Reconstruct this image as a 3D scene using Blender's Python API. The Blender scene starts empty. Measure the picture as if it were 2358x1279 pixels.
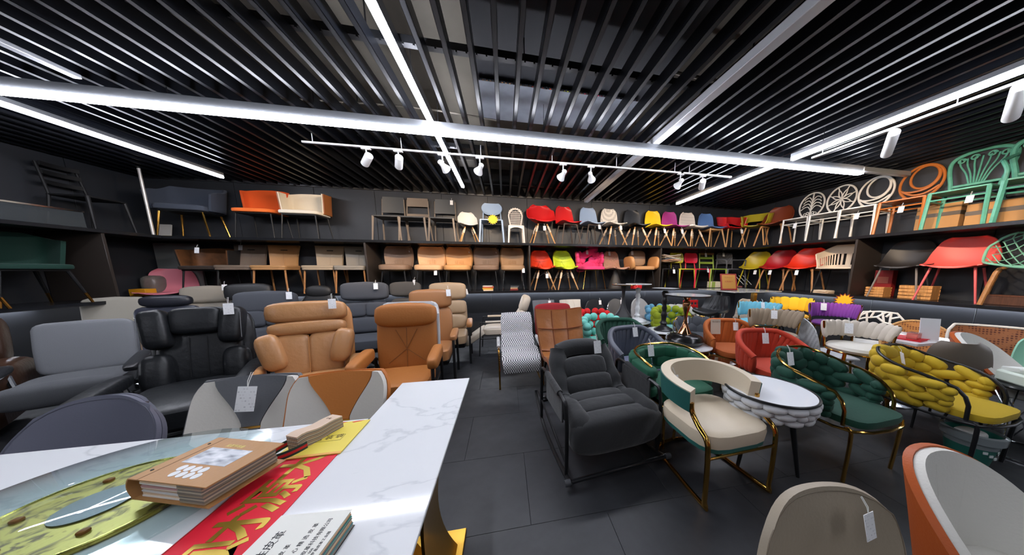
import bpy, bmesh, math, random
from math import sin, cos, pi, radians as rad
from mathutils import Vector as V, Matrix, Euler
random.seed(7)
sc = bpy.context.scene
COL = sc.collection
# ------------------------------------------------------------------ camera, world, exposure
cam = bpy.data.cameras.new('camera'); camo = bpy.data.objects.new('camera', cam); COL.objects.link(camo)
cam.sensor_width = 36.0; cam.sensor_fit = 'HORIZONTAL'
cam.lens = 595.0 / 2358 * 36
cam.shift_x = (1179 - 1281.24) / 2358
cam.shift_y = (713.39 - 639.5) / 2358
cam.clip_start = 0.02; cam.clip_end = 60
camo.location = (0, 0, 1.45)
camo.rotation_euler = (pi / 2 - 0.1497, 0, -0.1959)
sc.camera = camo
W = bpy.data.worlds.new('world'); sc.world = W; W.use_nodes = True
W.node_tree.nodes['Background'].inputs[0].default_value = (0.55, 0.6, 0.7, 1)
W.node_tree.nodes['Background'].inputs[1].default_value = 0.0
sc.view_settings.view_transform = 'Standard'; sc.view_settings.look = 'None'
sc.view_settings.gamma = 1.0; sc.view_settings.use_curve_mapping = False
sc.view_settings.exposure = 0.0
LED = 51.0        # radiance of the ceiling light bars
SPOT = 66.0       # watts of each track spot
STRIP = 75.0       # radiance of the strips under the lower shelf
# ------------------------------------------------------------------ materials
def lin(c):
    return tuple(((x / 255) / 12.92 if x / 255 <= .04045 else ((x / 255 + .055) / 1.055) ** 2.4) for x in c) + (1,)
_mats = {}
def mat(rgb, rough=.5, metal=0., bump=0., scale=150., coat=0., trans=0., var=0., vscale=8., emit=0., sheen=0., alpha=1., ior=1.45, key='', stretch=None):
    k = (tuple(rgb), rough, metal, bump, scale, coat, trans, var, vscale, emit, sheen, alpha, key)
    if k in _mats: return _mats[k]
    m = bpy.data.materials.new('mat_%d' % len(_mats)); m.use_nodes = True; _mats[k] = m
    nt = m.node_tree; b = nt.nodes['Principled BSDF']; I = b.inputs
    I['Base Color'].default_value = lin(rgb); I['Roughness'].default_value = rough; I['Metallic'].default_value = metal
    I['IOR'].default_value = ior; I['Transmission Weight'].default_value = trans; I['Coat Weight'].default_value = coat
    I['Sheen Weight'].default_value = sheen; I['Alpha'].default_value = alpha
    if emit: I['Emission Color'].default_value = lin(rgb); I['Emission Strength'].default_value = emit
    if bump or var:
        tc = nt.nodes.new('ShaderNodeTexCoord'); src = tc.outputs['Object']
        if stretch:
            mp = nt.nodes.new('ShaderNodeMapping'); mp.inputs['Scale'].default_value = stretch
            nt.links.new(src, mp.inputs[0]); src = mp.outputs[0]
    if bump:
        n = nt.nodes.new('ShaderNodeTexNoise'); n.inputs['Scale'].default_value = scale; n.inputs['Detail'].default_value = 3
        nt.links.new(src, n.inputs[0])
        bp = nt.nodes.new('ShaderNodeBump'); bp.inputs['Strength'].default_value = bump; bp.inputs['Distance'].default_value = .01
        nt.links.new(n.outputs[0], bp.inputs['Height']); nt.links.new(bp.outputs[0], I['Normal'])
    if var:
        n = nt.nodes.new('ShaderNodeTexNoise'); n.inputs['Scale'].default_value = vscale; n.inputs['Detail'].default_value = 5
        nt.links.new(src, n.inputs[0])
        r = nt.nodes.new('ShaderNodeValToRGB')
        c = lin(rgb); e = r.color_ramp.elements
        e[0].position = .3; e[1].position = .7
        e[0].color = tuple(x * (1 - var) for x in c[:3]) + (1,); e[1].color = tuple(min(1, x * (1 + var)) for x in c[:3]) + (1,)
        nt.links.new(n.outputs[0], r.inputs[0]); nt.links.new(r.outputs[0], I['Base Color'])
    return m
def wrinkled(rgb, rough=.32): return mat(rgb, rough, bump=.35, scale=22., key='wr')
def leather(rgb, rough=.42, b=.12): return mat(rgb, rough, bump=b, scale=90.)
def fabric(rgb, rough=.9, b=.25): return mat(rgb, rough, bump=b, scale=420., sheen=.04)
def velvet(rgb): return mat(rgb, .8, bump=.12, scale=60., sheen=.06)
def plastic(rgb, rough=.35): return mat(rgb, rough)
def wood(rgb): return mat(rgb, .5, var=.25, vscale=14., stretch=(6, 6, .7))
GOLD = mat((196, 150, 74), .16, 1.); ROSE = mat((205, 150, 110), .14, 1.); CHROME = mat((205, 208, 212), .12, 1.)
BRASS = mat((176, 140, 60), .25, 1.)
BLK = mat((22, 23, 25), .38); BLKM = mat((26, 27, 29), .45, .3); WHITE = plastic((226, 228, 230))
BEECH = wood((196, 146, 92)); OAK = wood((176, 122, 72)); DARKW = wood((74, 62, 56)); SLEEVE = mat((226, 204, 178), .6)
def tex_mat(name, build, rough=.5):
    m = bpy.data.materials.new(name); m.use_nodes = True
    nt = m.node_tree; b = nt.nodes['Principled BSDF']; b.inputs['Roughness'].default_value = rough
    build(nt, b); return m
def _print(nt, b):   # printed price card: rows of small dark marks on white paper
    tc = nt.nodes.new('ShaderNodeTexCoord'); br = nt.nodes.new('ShaderNodeTexBrick')
    br.inputs['Color1'].default_value = (.42, .42, .45, 1); br.inputs['Color2'].default_value = (.82, .82, .83, 1); br.inputs['Mortar'].default_value = (.82, .83, .84, 1)
    br.inputs['Scale'].default_value = 1.; br.inputs['Mortar Size'].default_value = .035; br.inputs['Brick Width'].default_value = .16; br.inputs['Row Height'].default_value = .12
    br.inputs['Bias'].default_value = .35; br.offset = .37
    mp = nt.nodes.new('ShaderNodeMapping'); mp.inputs['Rotation'].default_value = (pi / 2, 0, 0)
    nt.links.new(tc.outputs['Generated'], mp.inputs[0]); nt.links.new(mp.outputs[0], br.inputs[0]); nt.links.new(br.outputs[0], b.inputs['Base Color'])
PRINT = tex_mat('tag_print', _print, .6)
def thin_glass(tint, haze=0.):
    m = bpy.data.materials.new('thin_glass'); m.use_nodes = True; nt = m.node_tree; nt.nodes.clear()
    o = nt.nodes.new('ShaderNodeOutputMaterial'); mx = nt.nodes.new('ShaderNodeMixShader'); f = nt.nodes.new('ShaderNodeFresnel'); f.inputs[0].default_value = 1.32
    tr = nt.nodes.new('ShaderNodeBsdfTransparent'); tr.inputs[0].default_value = lin(tint); g = nt.nodes.new('ShaderNodeBsdfGlossy'); g.inputs['Roughness'].default_value = .02
    src = tr
    if haze:
        d = nt.nodes.new('ShaderNodeBsdfDiffuse'); d.inputs[0].default_value = lin(tint); m2 = nt.nodes.new('ShaderNodeMixShader'); m2.inputs[0].default_value = haze
        nt.links.new(tr.outputs[0], m2.inputs[1]); nt.links.new(d.outputs[0], m2.inputs[2]); src = m2
    gm = nt.nodes.new('ShaderNodeNewGeometry'); mm = nt.nodes.new('ShaderNodeMath'); mm.operation = 'SUBTRACT'; mm.use_clamp = True
    nt.links.new(f.outputs[0], mm.inputs[0]); nt.links.new(gm.outputs['Backfacing'], mm.inputs[1]); nt.links.new(mm.outputs[0], mx.inputs[0]); nt.links.new(src.outputs[0], mx.inputs[1]); nt.links.new(g.outputs[0], mx.inputs[2]); nt.links.new(mx.outputs[0], o.inputs[0])
    return m
STRING = mat((230, 230, 226), .7)
# ------------------------------------------------------------------ mesh builder
def cr(pts, k=5, closed=False):
    P = [V(p) for p in pts]; n = len(P); out = []
    rng = range(n) if closed else range(n - 1)
    for i in rng:
        if closed: a, b, c, d = P[i - 1], P[i], P[(i + 1) % n], P[(i + 2) % n]
        else: a, b, c, d = P[max(i - 1, 0)], P[i], P[i + 1], P[min(i + 2, n - 1)]
        for j in range(k):
            t = j / k
            out.append(.5 * ((2 * b) + (c - a) * t + (2 * a - 5 * b + 4 * c - d) * t * t + (3 * b - a - 3 * c + d) * t ** 3))
    if not closed: out.append(P[-1])
    return out
def interp(tab, t):
    """tab: list of tuples, t in 0..1 -> smooth interpolation"""
    n = len(tab) - 1; x = min(max(t, 0), 1) * n; i = min(int(x), n - 1); f = x - i
    a, b, c, d = tab[max(i - 1, 0)], tab[i], tab[i + 1], tab[min(i + 2, n)]
    return [.5 * (2 * q + (r - p) * f + (2 * p - 5 * q + 4 * r - s) * f * f + (3 * q - p - 3 * r + s) * f ** 3) for p, q, r, s in zip(a, b, c, d)]
def sg(x, e): return math.copysign(abs(x) ** e, x)
class MB:
    def __init__(s): s.v = []; s.f = []
    def add(s, vs, fs, M=None):
        o = len(s.v)
        s.v += [tuple(M @ V(v)) if M else tuple(v) for v in vs]
        s.f += [tuple(i + o for i in f) for f in fs]; return s
    def box(s, c, d, rot=None, bev=0.):
        M = Matrix.Translation(c) @ (rot.to_4x4() if rot else Matrix())
        h = [x / 2 for x in d]
        if bev <= 0:
            vs = [(sx * h[0], sy * h[1], sz * h[2]) for sx in (-1, 1) for sy in (-1, 1) for sz in (-1, 1)]
            return s.add(vs, [(0, 1, 3, 2), (4, 6, 7, 5), (0, 4, 5, 1), (2, 3, 7, 6), (0, 2, 6, 4), (1, 5, 7, 3)], M)
        bev = min(bev, min(h) * .98); vs = []; ix = {}
        S = [(a, b, e) for a in (-1, 1) for b in (-1, 1) for e in (-1, 1)]
        for q in S:
            for ax in range(3):
                ix[q + (ax,)] = len(vs); vs.append([q[i] * (h[i] if i == ax else h[i] - bev) for i in range(3)])
        fs = []
        for ax in range(3):
            o1, o2 = [i for i in range(3) if i != ax]
            for sg_ in (-1, 1):
                f = []
                for a, b in ((-1, -1), (1, -1), (1, 1), (-1, 1)):
                    q = [0] * 3; q[ax] = sg_; q[o1] = a; q[o2] = b; f.append(ix[tuple(q) + (ax,)])
                fs.append(f)
        for ax in range(3):
            o1, o2 = [i for i in range(3) if i != ax]
            for a in (-1, 1):
                for b in (-1, 1):
                    q0 = [0] * 3; q0[o1] = a; q0[o2] = b; q1 = q0[:]; q0[ax] = -1; q1[ax] = 1
                    fs.append((ix[tuple(q0) + (o1,)], ix[tuple(q1) + (o1,)], ix[tuple(q1) + (o2,)], ix[tuple(q0) + (o2,)]))
        for q in S: fs.append(tuple(ix[q + (ax,)] for ax in range(3)))
        return s.add(vs, fs, M)
    def tube(s, pts, r, n=8, closed=False, flat=None):
        P = [V(p) for p in pts]; m = len(P); R = r if isinstance(r, (list, tuple)) else [r] * m
        T = []
        for i in range(m):
            a = P[i - 1] if (i or closed) else P[i]; b = P[(i + 1) % m] if (i < m - 1 or closed) else P[i]
            T.append((b - a).normalized())
        up = V((0, 0, 1)) if abs(T[0].z) < .9 else V((1, 0, 0))
        N = (up - T[0] * up.dot(T[0])).normalized(); vs = []
        for i in range(m):
            N = N - T[i] * N.dot(T[i])
            N = N.normalized() if N.length > 1e-6 else T[i].orthogonal().normalized()
            B = T[i].cross(N); w = (flat or 1.)
            for k in range(n):
                a = 2 * pi * (k + .5) / n; vs.append(P[i] + N * (cos(a) * R[i] * w) + B * (sin(a) * R[i]))
        fs = []
        for i in range(m if closed else m - 1):
            for k in range(n):
                a = i * n + k; b = i * n + (k + 1) % n; j = (i + 1) % m
                fs.append((a, b, j * n + (k + 1) % n, j * n + k))
        if not closed: fs.append(tuple(range(n - 1, -1, -1))); fs.append(tuple((m - 1) * n + k for k in range(n)))
        return s.add(vs, fs)
    def lathe(s, prof, n=24, c=(0, 0, 0), sx=1., sy=1.):
        vs = []; fs = []; m = len(prof)
        for r, z in prof:
            for k in range(n):
                a = 2 * pi * k / n; vs.append((c[0] + r * cos(a) * sx, c[1] + r * sin(a) * sy, c[2] + z))
        for i in range(m - 1):
            for k in range(n):
                fs.append((i * n + k, i * n + (k + 1) % n, (i + 1) * n + (k + 1) % n, (i + 1) * n + k))
        fs.append(tuple(range(n - 1, -1, -1))); fs.append(tuple((m - 1) * n + k for k in range(n)))
        return s.add(vs, fs)
    def cush(s, c, d, rot=None, e=.4, e2=None, nu=20, nv=10, puff=0.):
        """rounded cushion (superquadric) of size d; puff crowns the middle"""
        e2 = e2 or e; M = Matrix.Translation(c) @ (rot.to_4x4() if rot else Matrix()); vs = []; fs = []
        for j in range(nv + 1):
            b = -pi / 2 + pi * j / nv
            for i in range(nu):
                a = 2 * pi * (i + .5) / nu
                x = sg(cos(b), e) * sg(cos(a), e2); y = sg(cos(b), e) * sg(sin(a), e2); z = sg(sin(b), e)
                if puff: z *= 1 + puff * ((1 - x * x) * (1 - y * y) - .5)
                vs.append((x * d[0] / 2, y * d[1] / 2, z * d[2] / 2))
        for j in range(nv):
            for i in range(nu):
                fs.append((j * nu + i, j * nu + (i + 1) % nu, (j + 1) * nu + (i + 1) % nu, (j + 1) * nu + i))
        return s.add(vs, fs, M)
    def shell(s, fn, nu=14, nv=16, t0=0., t1=.015, u0=-1., u1=1., closed=False):
        """thick surface from fn(u,v); offsets t0..t1 along the surface normal"""
        G = [[V(fn(u0 + (u1 - u0) * i / nu, j / nv)) for i in range(nu + 1)] for j in range(nv + 1)]
        N = []
        for j in range(nv + 1):
            row = []
            for i in range(nu + 1):
                if closed: a, b = G[j][(i + 1) % nu], G[j][(i - 1) % nu]
                else: a, b = G[j][min(i + 1, nu)], G[j][max(i - 1, 0)]
                c, d = G[min(j + 1, nv)][i], G[max(j - 1, 0)][i]
                q = (a - b).cross(c - d); row.append(q.normalized() if q.length > 1e-9 else V((0, 0, 1)))
            N.append(row)
        w = nu + 1; vs = []
        for t in (t0, t1):
            for j in range(nv + 1):
                for i in range(w): vs.append(G[j][i] + N[j][i] * t)
        o = w * (nv + 1); fs = []
        for j in range(nv):
            for i in range(nu):
                a = j * w + i; fs.append((a, a + 1, a + w + 1, a + w)); fs.append((o + a, o + a + w, o + a + w + 1, o + a + 1))
        for i in range(nu):
            fs.append((i, o + i, o + i + 1, i + 1)); a = nv * w + i; fs.append((a, a + 1, o + a + 1, o + a))
        for j in range(nv):
            a = j * w; fs.append((a, a + w, o + a + w, o + a)); a = j * w + nu; fs.append((a, o + a, o + a + w, a + w))
        return s.add(vs, fs)
    def poly(s, pts, z0, z1):
        n = len(pts); vs = [(x, y, z0) for x, y in pts] + [(x, y, z1) for x, y in pts]
        return s.add(vs, [tuple(range(n - 1, -1, -1)), tuple(range(n, 2 * n))] + [(i, (i + 1) % n, n + (i + 1) % n, n + i) for i in range(n)])
    def mesh(s, name, sharp=42, fix=True):
        me = bpy.data.meshes.new(name); me.from_pydata(s.v, [], s.f)
        if fix:
            bm = bmesh.new(); bm.from_mesh(me); bmesh.ops.remove_doubles(bm, verts=bm.verts, dist=1e-6)
            bmesh.ops.recalc_face_normals(bm, faces=bm.faces); bm.to_mesh(me); bm.free()
        me.shade_smooth(); me.set_sharp_from_angle(angle=rad(sharp)); me.materials.append(None)
        return me
_cache = {}
def cached(key, fn, name='mesh', sharp=42):
    if key not in _cache: _cache[key] = fn().mesh(name, sharp)
    return _cache[key]
def obj(name, me, m, parent=None, loc=None, rot=None, scale=None, mtx=None):
    if isinstance(me, MB): me = me.mesh(name)
    o = bpy.data.objects.new(name, me); COL.objects.link(o)
    if parent: o.parent = parent
    if mtx is not None: o.matrix_local = mtx
    if loc: o.location = loc
    if rot: o.rotation_euler = rot
    if scale: o.scale = scale
    s = o.material_slots[0]; s.link = 'OBJECT'; s.material = m
    return o
def tagp(o, label, cat, group=None):
    o['label'] = label; o['category'] = cat
    if group: o['group'] = group
    return o
def thing(name, label, cat, loc=(0, 0, 0), rz=0., group=None, s=1.):
    o = bpy.data.objects.new(name, None); COL.objects.link(o); o.location = loc; o.rotation_euler = (0, 0, rad(rz)); o.empty_display_size = .1
    if s != 1.: o.scale = (s, s, s)
    return tagp(o, label, cat, group)
def struct(name, mb, m, parent=None):
    o = obj(name, mb, m, parent)
    if not parent: o['kind'] = 'structure'
    return o
RX = lambda a: Matrix.Rotation(rad(a), 3, 'X')
RY = lambda a: Matrix.Rotation(rad(a), 3, 'Y')
RZ = lambda a: Matrix.Rotation(rad(a), 3, 'Z')
def price_tag(parent, loc, rz=0., s=1., tilt=0., string=.05):
    def f(): return MB().box((0, 0, -.045), (.055, .0016, .09))
    t = obj('price_tag', cached('tag', f, 'price_tag'), PRINT, parent, loc, (rad(-13), rad(tilt), rad(rz)), (s, s, s))
    def g(): return MB().tube([(0, 0, -.006), (.003, -.001, .02), (.002, .012, .05), (-.004, .012, .05), (-.003, 0, .02), (0, 0, -.006)], .0011, 4)
    obj('tag_string', cached('tagstr', g, 'tag_string'), STRING, t)
    return t
def text(parent, name, body, size, loc, rot, m, ext=.0004, align='LEFT', spacing=1., bold=0.):
    cu = bpy.data.curves.new(name, 'FONT'); cu.body = body; cu.size = size; cu.extrude = ext; cu.align_x = align; cu.resolution_u = 2; cu.space_character = spacing; cu.offset = bold
    t = bpy.data.objects.new(name, cu); me = bpy.data.meshes.new_from_object(t)
    bpy.data.objects.remove(t); bpy.data.curves.remove(cu)
    me.materials.clear(); me.materials.append(None)
    return obj(name, me, m, parent, loc, rot)
# ------------------------------------------------------------------ the room
ZU, ZL = 1.985, 1.055        # upper and lower shelf tops
YB, YW = 5.2, 5.80           # shelf front and back wall
XR, XRW = 5.42, 6.0
XL, XLW = -5.15, -5.83
YF = -4.2                    # wall behind the camera
ZC = 3.55
FLOORB = mat((24, 26, 29), .6)
def _floor(nt, b):
    tc = nt.nodes.new('ShaderNodeTexCoord'); n = nt.nodes.new('ShaderNodeTexNoise'); n.inputs['Scale'].default_value = 2.2; n.inputs['Detail'].default_value = 9; n.inputs['Roughness'].default_value = .65
    gi = nt.nodes.new('ShaderNodeObjectInfo'); ad = nt.nodes.new('ShaderNodeVectorMath'); ad.operation = 'ADD'
    nt.links.new(tc.outputs['Object'], ad.inputs[0]); nt.links.new(gi.outputs['Location'], ad.inputs[1]); nt.links.new(ad.outputs[0], n.inputs[0])
    r = nt.nodes.new('ShaderNodeValToRGB'); e = r.color_ramp.elements
    e[0].position = .32; e[0].color = lin((30, 32, 36)); e[1].position = .74; e[1].color = lin((52, 54, 58))
    nt.links.new(n.outputs[0], r.inputs[0]); nt.links.new(r.outputs[0], b.inputs['Base Color'])
    n2 = nt.nodes.new('ShaderNodeTexNoise'); n2.inputs['Scale'].default_value = 9; n2.inputs['Detail'].default_value = 8
    nt.links.new(ad.outputs[0], n2.inputs[0])
    mr = nt.nodes.new('ShaderNodeMapRange'); mr.inputs['To Min'].default_value = .36; mr.inputs['To Max'].default_value = .62
    nt.links.new(n2.outputs[0], mr.inputs[0]); nt.links.new(mr.outputs[0], b.inputs['Roughness'])
    bp = nt.nodes.new('ShaderNodeBump'); bp.inputs['Strength'].default_value = .12; bp.inputs['Distance'].default_value = .01
    nt.links.new(n2.outputs[0], bp.inputs['Height']); nt.links.new(bp.outputs[0], b.inputs['Normal'])
FLOORM = tex_mat('floor_slate', _floor)
fl = struct('floor', MB().box(((XLW + XRW) / 2, (YF + YW) / 2, -.06), (XRW - XLW + .2, YW - YF + .2, .1)), FLOORB)
tile_me = MB().box((0, 0, -.005), (.912, .608, .01), bev=.0008).mesh('tile')
j = 0; y = YF
while y < YW - .02:
    x = XLW + (-.46 if j % 2 else 0)
    while x < XRW:
        x0 = max(x, XLW); x1 = min(x + .914, XRW); y1 = min(y + .61, YW)
        if x1 - x0 > .03:
            t = obj('tile', tile_me, FLOORM, fl, ((x0 + x1) / 2, (y + y1) / 2, 0.), None, ((x1 - x0) / .914, (y1 - y) / .61, 1))
        x += .914
    y += .61; j += 1
WALLM = mat((44, 45, 48), .55, bump=.03, scale=30)
PANM = mat((42, 44, 48), .42)
wb = struct('wall_back', MB().box(((XLW + XRW) / 2, YW + .06, ZC / 2), (XRW - XLW + .2, .1, ZC)), WALLM)
wr = struct('wall_right', MB().box((XRW + .06, (YF + YW) / 2, ZC / 2), (.1, YW - YF, ZC)), WALLM)
wl = struct('wall_left', MB().box((XLW - .06, (YF + YW) / 2, ZC / 2), (.1, YW - YF, ZC)), WALLM)
wf = struct('wall_front', MB().box(((XLW + XRW) / 2, YF - .06, ZC / 2), (XRW - XLW + .2, .1, ZC)), WALLM)
def wall_panel(parent, a, b, z0, z1, axis):
    d = .016
    if axis == 'x': c, s = ((a + b) / 2, YW + .01 - d / 2, (z0 + z1) / 2), (b - a - .006, d, z1 - z0 - .006)
    elif axis == 'r': c, s = (XRW + .01 - d / 2, (a + b) / 2, (z0 + z1) / 2), (d, b - a - .006, z1 - z0 - .006)
    else: c, s = (XLW - .01 + d / 2, (a + b) / 2, (z0 + z1) / 2), (d, b - a - .006, z1 - z0 - .006)
    obj('panel', MB().box(c, s, bev=.002), PANM, parent)
bx = [XLW, -4.6, -3.4, -2.4, -1.2, -.3, .51, 1.95, 3.37, 4.77, XRW]
for a, b in zip(bx, bx[1:]):
    for z0, z1 in ((.0, 1.0), (1.0, 1.96), (1.96, 2.97)): wall_panel(wb, a, b, z0, z1, 'x')
ry = [-4.2, -3.0, -1.8, -.6, .6, 1.4, 2.19, 3.17, 4.19, 5.0, YW]
for a, b in zip(ry, ry[1:]):
    for z0, z1 in ((.0, 1.0), (1.0, 1.96), (1.96, 2.97)):
        wall_panel(wr, a, b, z0, z1, 'r'); wall_panel(wl, a, b, z0, z1, 'l')
struct('trim_1', MB().box(((XLW + XRW) / 2, YW - .012, 2.985), (XRW - XLW, .03, .03)), mat((110, 112, 116), .4, .6))
# ---- ceiling: dark slab, ducts and pipes above an open grid of slats
SLABM = mat((86, 81, 72), .85, bump=.15, scale=6, var=.25, vscale=1.2)
ce = struct('ceiling', MB().box(((XLW + XRW) / 2, (YF + YW) / 2, ZC + .06), (XRW - XLW + .2, YW - YF + .2, .1)), SLABM)
SLATM = mat((17, 19, 24), .34); SLATM.node_tree.nodes['Principled BSDF'].inputs['Specular IOR Level'].default_value = .28
def slat(): 
    m = MB(); L = YW - .12 - YF
    m.box((0, 0, .0015), (.036, L, .003)); m.box((-.0165, 0, .05), (.003, L, .1)); m.box((.0165, 0, .05), (.003, L, .1)); return m
slat_me = slat().mesh('slat')
x = XLW + .1
while x < XRW - .05:
    if abs(x - 1.76) > .07: obj('slat', slat_me, SLATM, ce, (x, (YF + YW - .12) / 2, 2.955))
    x += .168
CHM = mat((38, 39, 42), .5, .3)
for yy in (-3.2, -1.8, -.5, .9, 2.3, 3.9, 5.3):      # carrier channels with clip teeth that hold the slats
    m = MB().box(((XLW + XRW) / 2, yy, 3.085), (XRW - XLW, .05, .05))
    obj('carrier_channel', m, CHM, ce)
for yy in (2.3, 3.9):
    m = MB()
    for i in range(160): m.box((XLW + .2 + i * .072, yy - .03, 3.052), (.012, .012, .02))
    o = obj('clip_teeth', m, CHM, ce); o['kind'] = 'stuff'
for i, xx in enumerate((-4.6, -3.2, -1.7, -.9, .2, 1.5, 2.3, 3.1, 4.4)):
    for yy in (.9, 2.3, 3.9): obj('hanger_rod', cached('hang', lambda: MB().box((0, 0, .23), (.008, .008, .46)), 'hanger_rod'), CHM, ce, (xx, yy, 3.11))
DUCTM = mat((150, 156, 166), .5, 0., bump=.05, scale=5, var=.12)
d = thing('air_duct', 'grey sheet metal air duct above the black ceiling slats', 'duct', (.62, 3.05, 3.2))
obj('duct_body', MB().box((0, -1.0, .16), (1.7, 1.9, .25), bev=.01), mat((44, 46, 52), .6, .2), d)
obj('bare_panel', MB().box((0, .02, 0), (1.62, .62, .02), bev=.004), DUCTM, d)
m = MB()
for i in range(46): m.box((-.8 + i * .035, -.3, -.006), (.016, .012, .012))
o = obj('flange_teeth', m, CHROME, d); o['kind'] = 'stuff'
d = thing('ceiling_pipe', 'thin steel conduit running slantwise above the slats', 'pipe', (0, 0, 0))
obj('conduit', MB().tube(cr([(.45, 1.0, 3.3), (.75, 1.65, 3.32), (1.0, 2.2, 3.32), (1.15, 2.42, 3.32), (1.6, 2.5, 3.32), (3.0, 2.55, 3.32)], 4), .016, 8), mat((120, 114, 104), .4, .7), d)
obj('coupling', MB().tube([(1.3, 2.44, 3.32), (1.36, 2.45, 3.32)], .024, 10), CHROME, d)
tagp(obj('ceiling_cable', MB().tube(cr([(XLW + .2, 3.35, 3.2), (-3, 3.4, 3.16), (-1, 3.34, 3.2), (.0, 3.38, 3.18)], 6), .009, 6), mat((120, 112, 100), .6)), 'slim pale cable run above the slats over the back track', 'cable')
for i, (xx, yy, L) in enumerate(((-2.9, 4.75, 2.0), (-.6, 4.9, 1.8))):
    tagp(obj('ceiling_tray', MB().box((xx, yy, 3.3), (L, .3, .12), bev=.01), mat((66, 62, 56), .8, var=.2)), ('brownish cable tray above slats at the left of the back wall', 'brownish cable tray above slats over the three plastic chairs')[i], 'cable tray')
for i in range(4):
    xx = (-4.4, -2.3, 2.55, 4.6)[i]
    obj('ceiling_beam', MB().box((xx, .8, 3.42), (.3, 9.8, .26)), SLABM, ce)
# ---- light bars
def emit_mat(rgb, st):
    m = bpy.data.materials.new('led'); m.use_nodes = True; nt = m.node_tree; nt.nodes.clear()
    e = nt.nodes.new('ShaderNodeEmission'); o = nt.nodes.new('ShaderNodeOutputMaterial'); e.inputs[0].default_value = lin(rgb); e.inputs[1].default_value = st
    nt.links.new(e.outputs[0], o.inputs[0]); return m
LEDM = emit_mat((240, 243, 255), LED)
ALU = mat((176, 179, 184), .38, .6)
def light_bar(label, a, b, z, w=.06, house=.05, hw=None, seg=0):
    cx, cy = (a[0] + b[0]) / 2, (a[1] + b[1]) / 2; L = math.hypot(b[0] - a[0], b[1] - a[1]); ax = abs(b[0] - a[0]) > abs(b[1] - a[1])
    t = thing('light_bar', label, 'lamp', (cx, cy, z)); D = lambda w, h: (L, w, h) if ax else (w, L, h)
    hw = hw or w
    if house: obj('housing', MB().box((0, 0, house / 2), D(hw, house), bev=.003), ALU, t)
    obj('diffuser', MB().box((0, 0, -.018), D(w * .9, .034), bev=.004), LEDM, t)
    for k in range(int(L / 1.1) + 1):
        q = -L / 2 + .3 + k * (L - .6) / max(1, int(L / 1.1)); p = (q, 0) if ax else (0, q)
        obj('suspension_wire', cached('susp%.3f' % house, lambda: MB().box((0, 0, house + .14), (.004, .004, .28)), 'suspension_wire'), CHM, t, (p[0], p[1], 0))
    return t
light_bar('longest glowing light bar crossing under the ceiling slats', (-5.1, 2.97), (4.95, 2.97), 2.82, .08, .075, .05)
light_bar('glowing bar running to the back wall, above white track spotlights', (-.66, -1.2), (-.66, 4.93), 2.895, .05, .0)
light_bar('glowing bar at the upper left, ending above the navy armchair', (-4.09, 2.9), (-4.09, 5.0), 2.85, .05, .04)
light_bar('glowing bar above the right hand track with two long spotlights', (3.37, -1.5), (3.37, 2.68), 2.77, .05, .04)
light_bar('glowing bar slanting down beyond the long bar near the red loop chair', (3.545, 3.05), (3.545, 5.03), 2.84, .05, .04)
for lab, xx in (('added glowing fill bar, unseen over the left shop front', -3.2),):
    light_bar(lab, (xx, -2.6), (xx, .6), 2.85, .05, .04)  # unseen bar, added as fill light for the left side and tables
light_bar('short added fill bar, unseen over the right shop front', (1.5, -3.4), (1.5, -1.0), 2.85, .05, .04)  # added out of view to brighten the fronts of the near right chairs
t = tagp(obj('ceiling_beam_cover', MB().box((1.757, 1.0, 2.93), (.085, 9.2, .07), bev=.004), mat((190, 192, 196), .35, .35)), 'unlit silver channel crossing the slats towards the back wall', 'channel')
t = tagp(obj('unlit_bar', MB().box((-3.06, 1.55, 2.87), (.05, 2.5, .03), bev=.004), ALU), 'short unlit silver bar at the top left of the slats', 'channel')
t = tagp(obj('end_channel', MB().box((5.4, 2.97, 2.852), (.9, .07, .06), bev=.003), ALU), 'grey channel continuing the long bar to the right wall', 'channel')
# ---- track lights
SPOTM = mat((232, 232, 230), .4)
WARM = (1.0, .74, .48)
def track(label, a, b, z):
    cx, cy = (a[0] + b[0]) / 2, (a[1] + b[1]) / 2; L = math.hypot(b[0] - a[0], b[1] - a[1]); ax = abs(b[0] - a[0]) > abs(b[1] - a[1])
    t = thing('track_rail', label, 'track', (cx, cy, z))
    D = lambda w, h: (L, w, h) if ax else (w, L, h)
    obj('rail', MB().box((0, 0, .01), D(.034, .02), bev=.002), SPOTM, t)
    obj('groove', MB().box((0, 0, -.001), D(.012, .003)), CHM, t)
    for k in range(int(L / .9) + 1):
        q = -L / 2 + .1 + k * (L - .2) / max(1, int(L / .9)); p = (q, 0) if ax else (0, q)
        obj('rail_hanger', cached('rh', lambda: MB().box((0, 0, .08), (.006, .006, .13)), 'rail_hanger'), SPOTM, t, (p[0], p[1], 0))
track('white ceiling track carrying eight spotlights before the back wall', (-2.17, 3.62), (2.58, 3.62), 2.86)
track('short white ceiling track end piece near the glowing right bar', (2.62, 3.62), (3.45, 3.62), 2.86)
track('white ceiling track beside the right glowing bar', (3.64, -1.2), (3.64, 2.66), 2.77)
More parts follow.
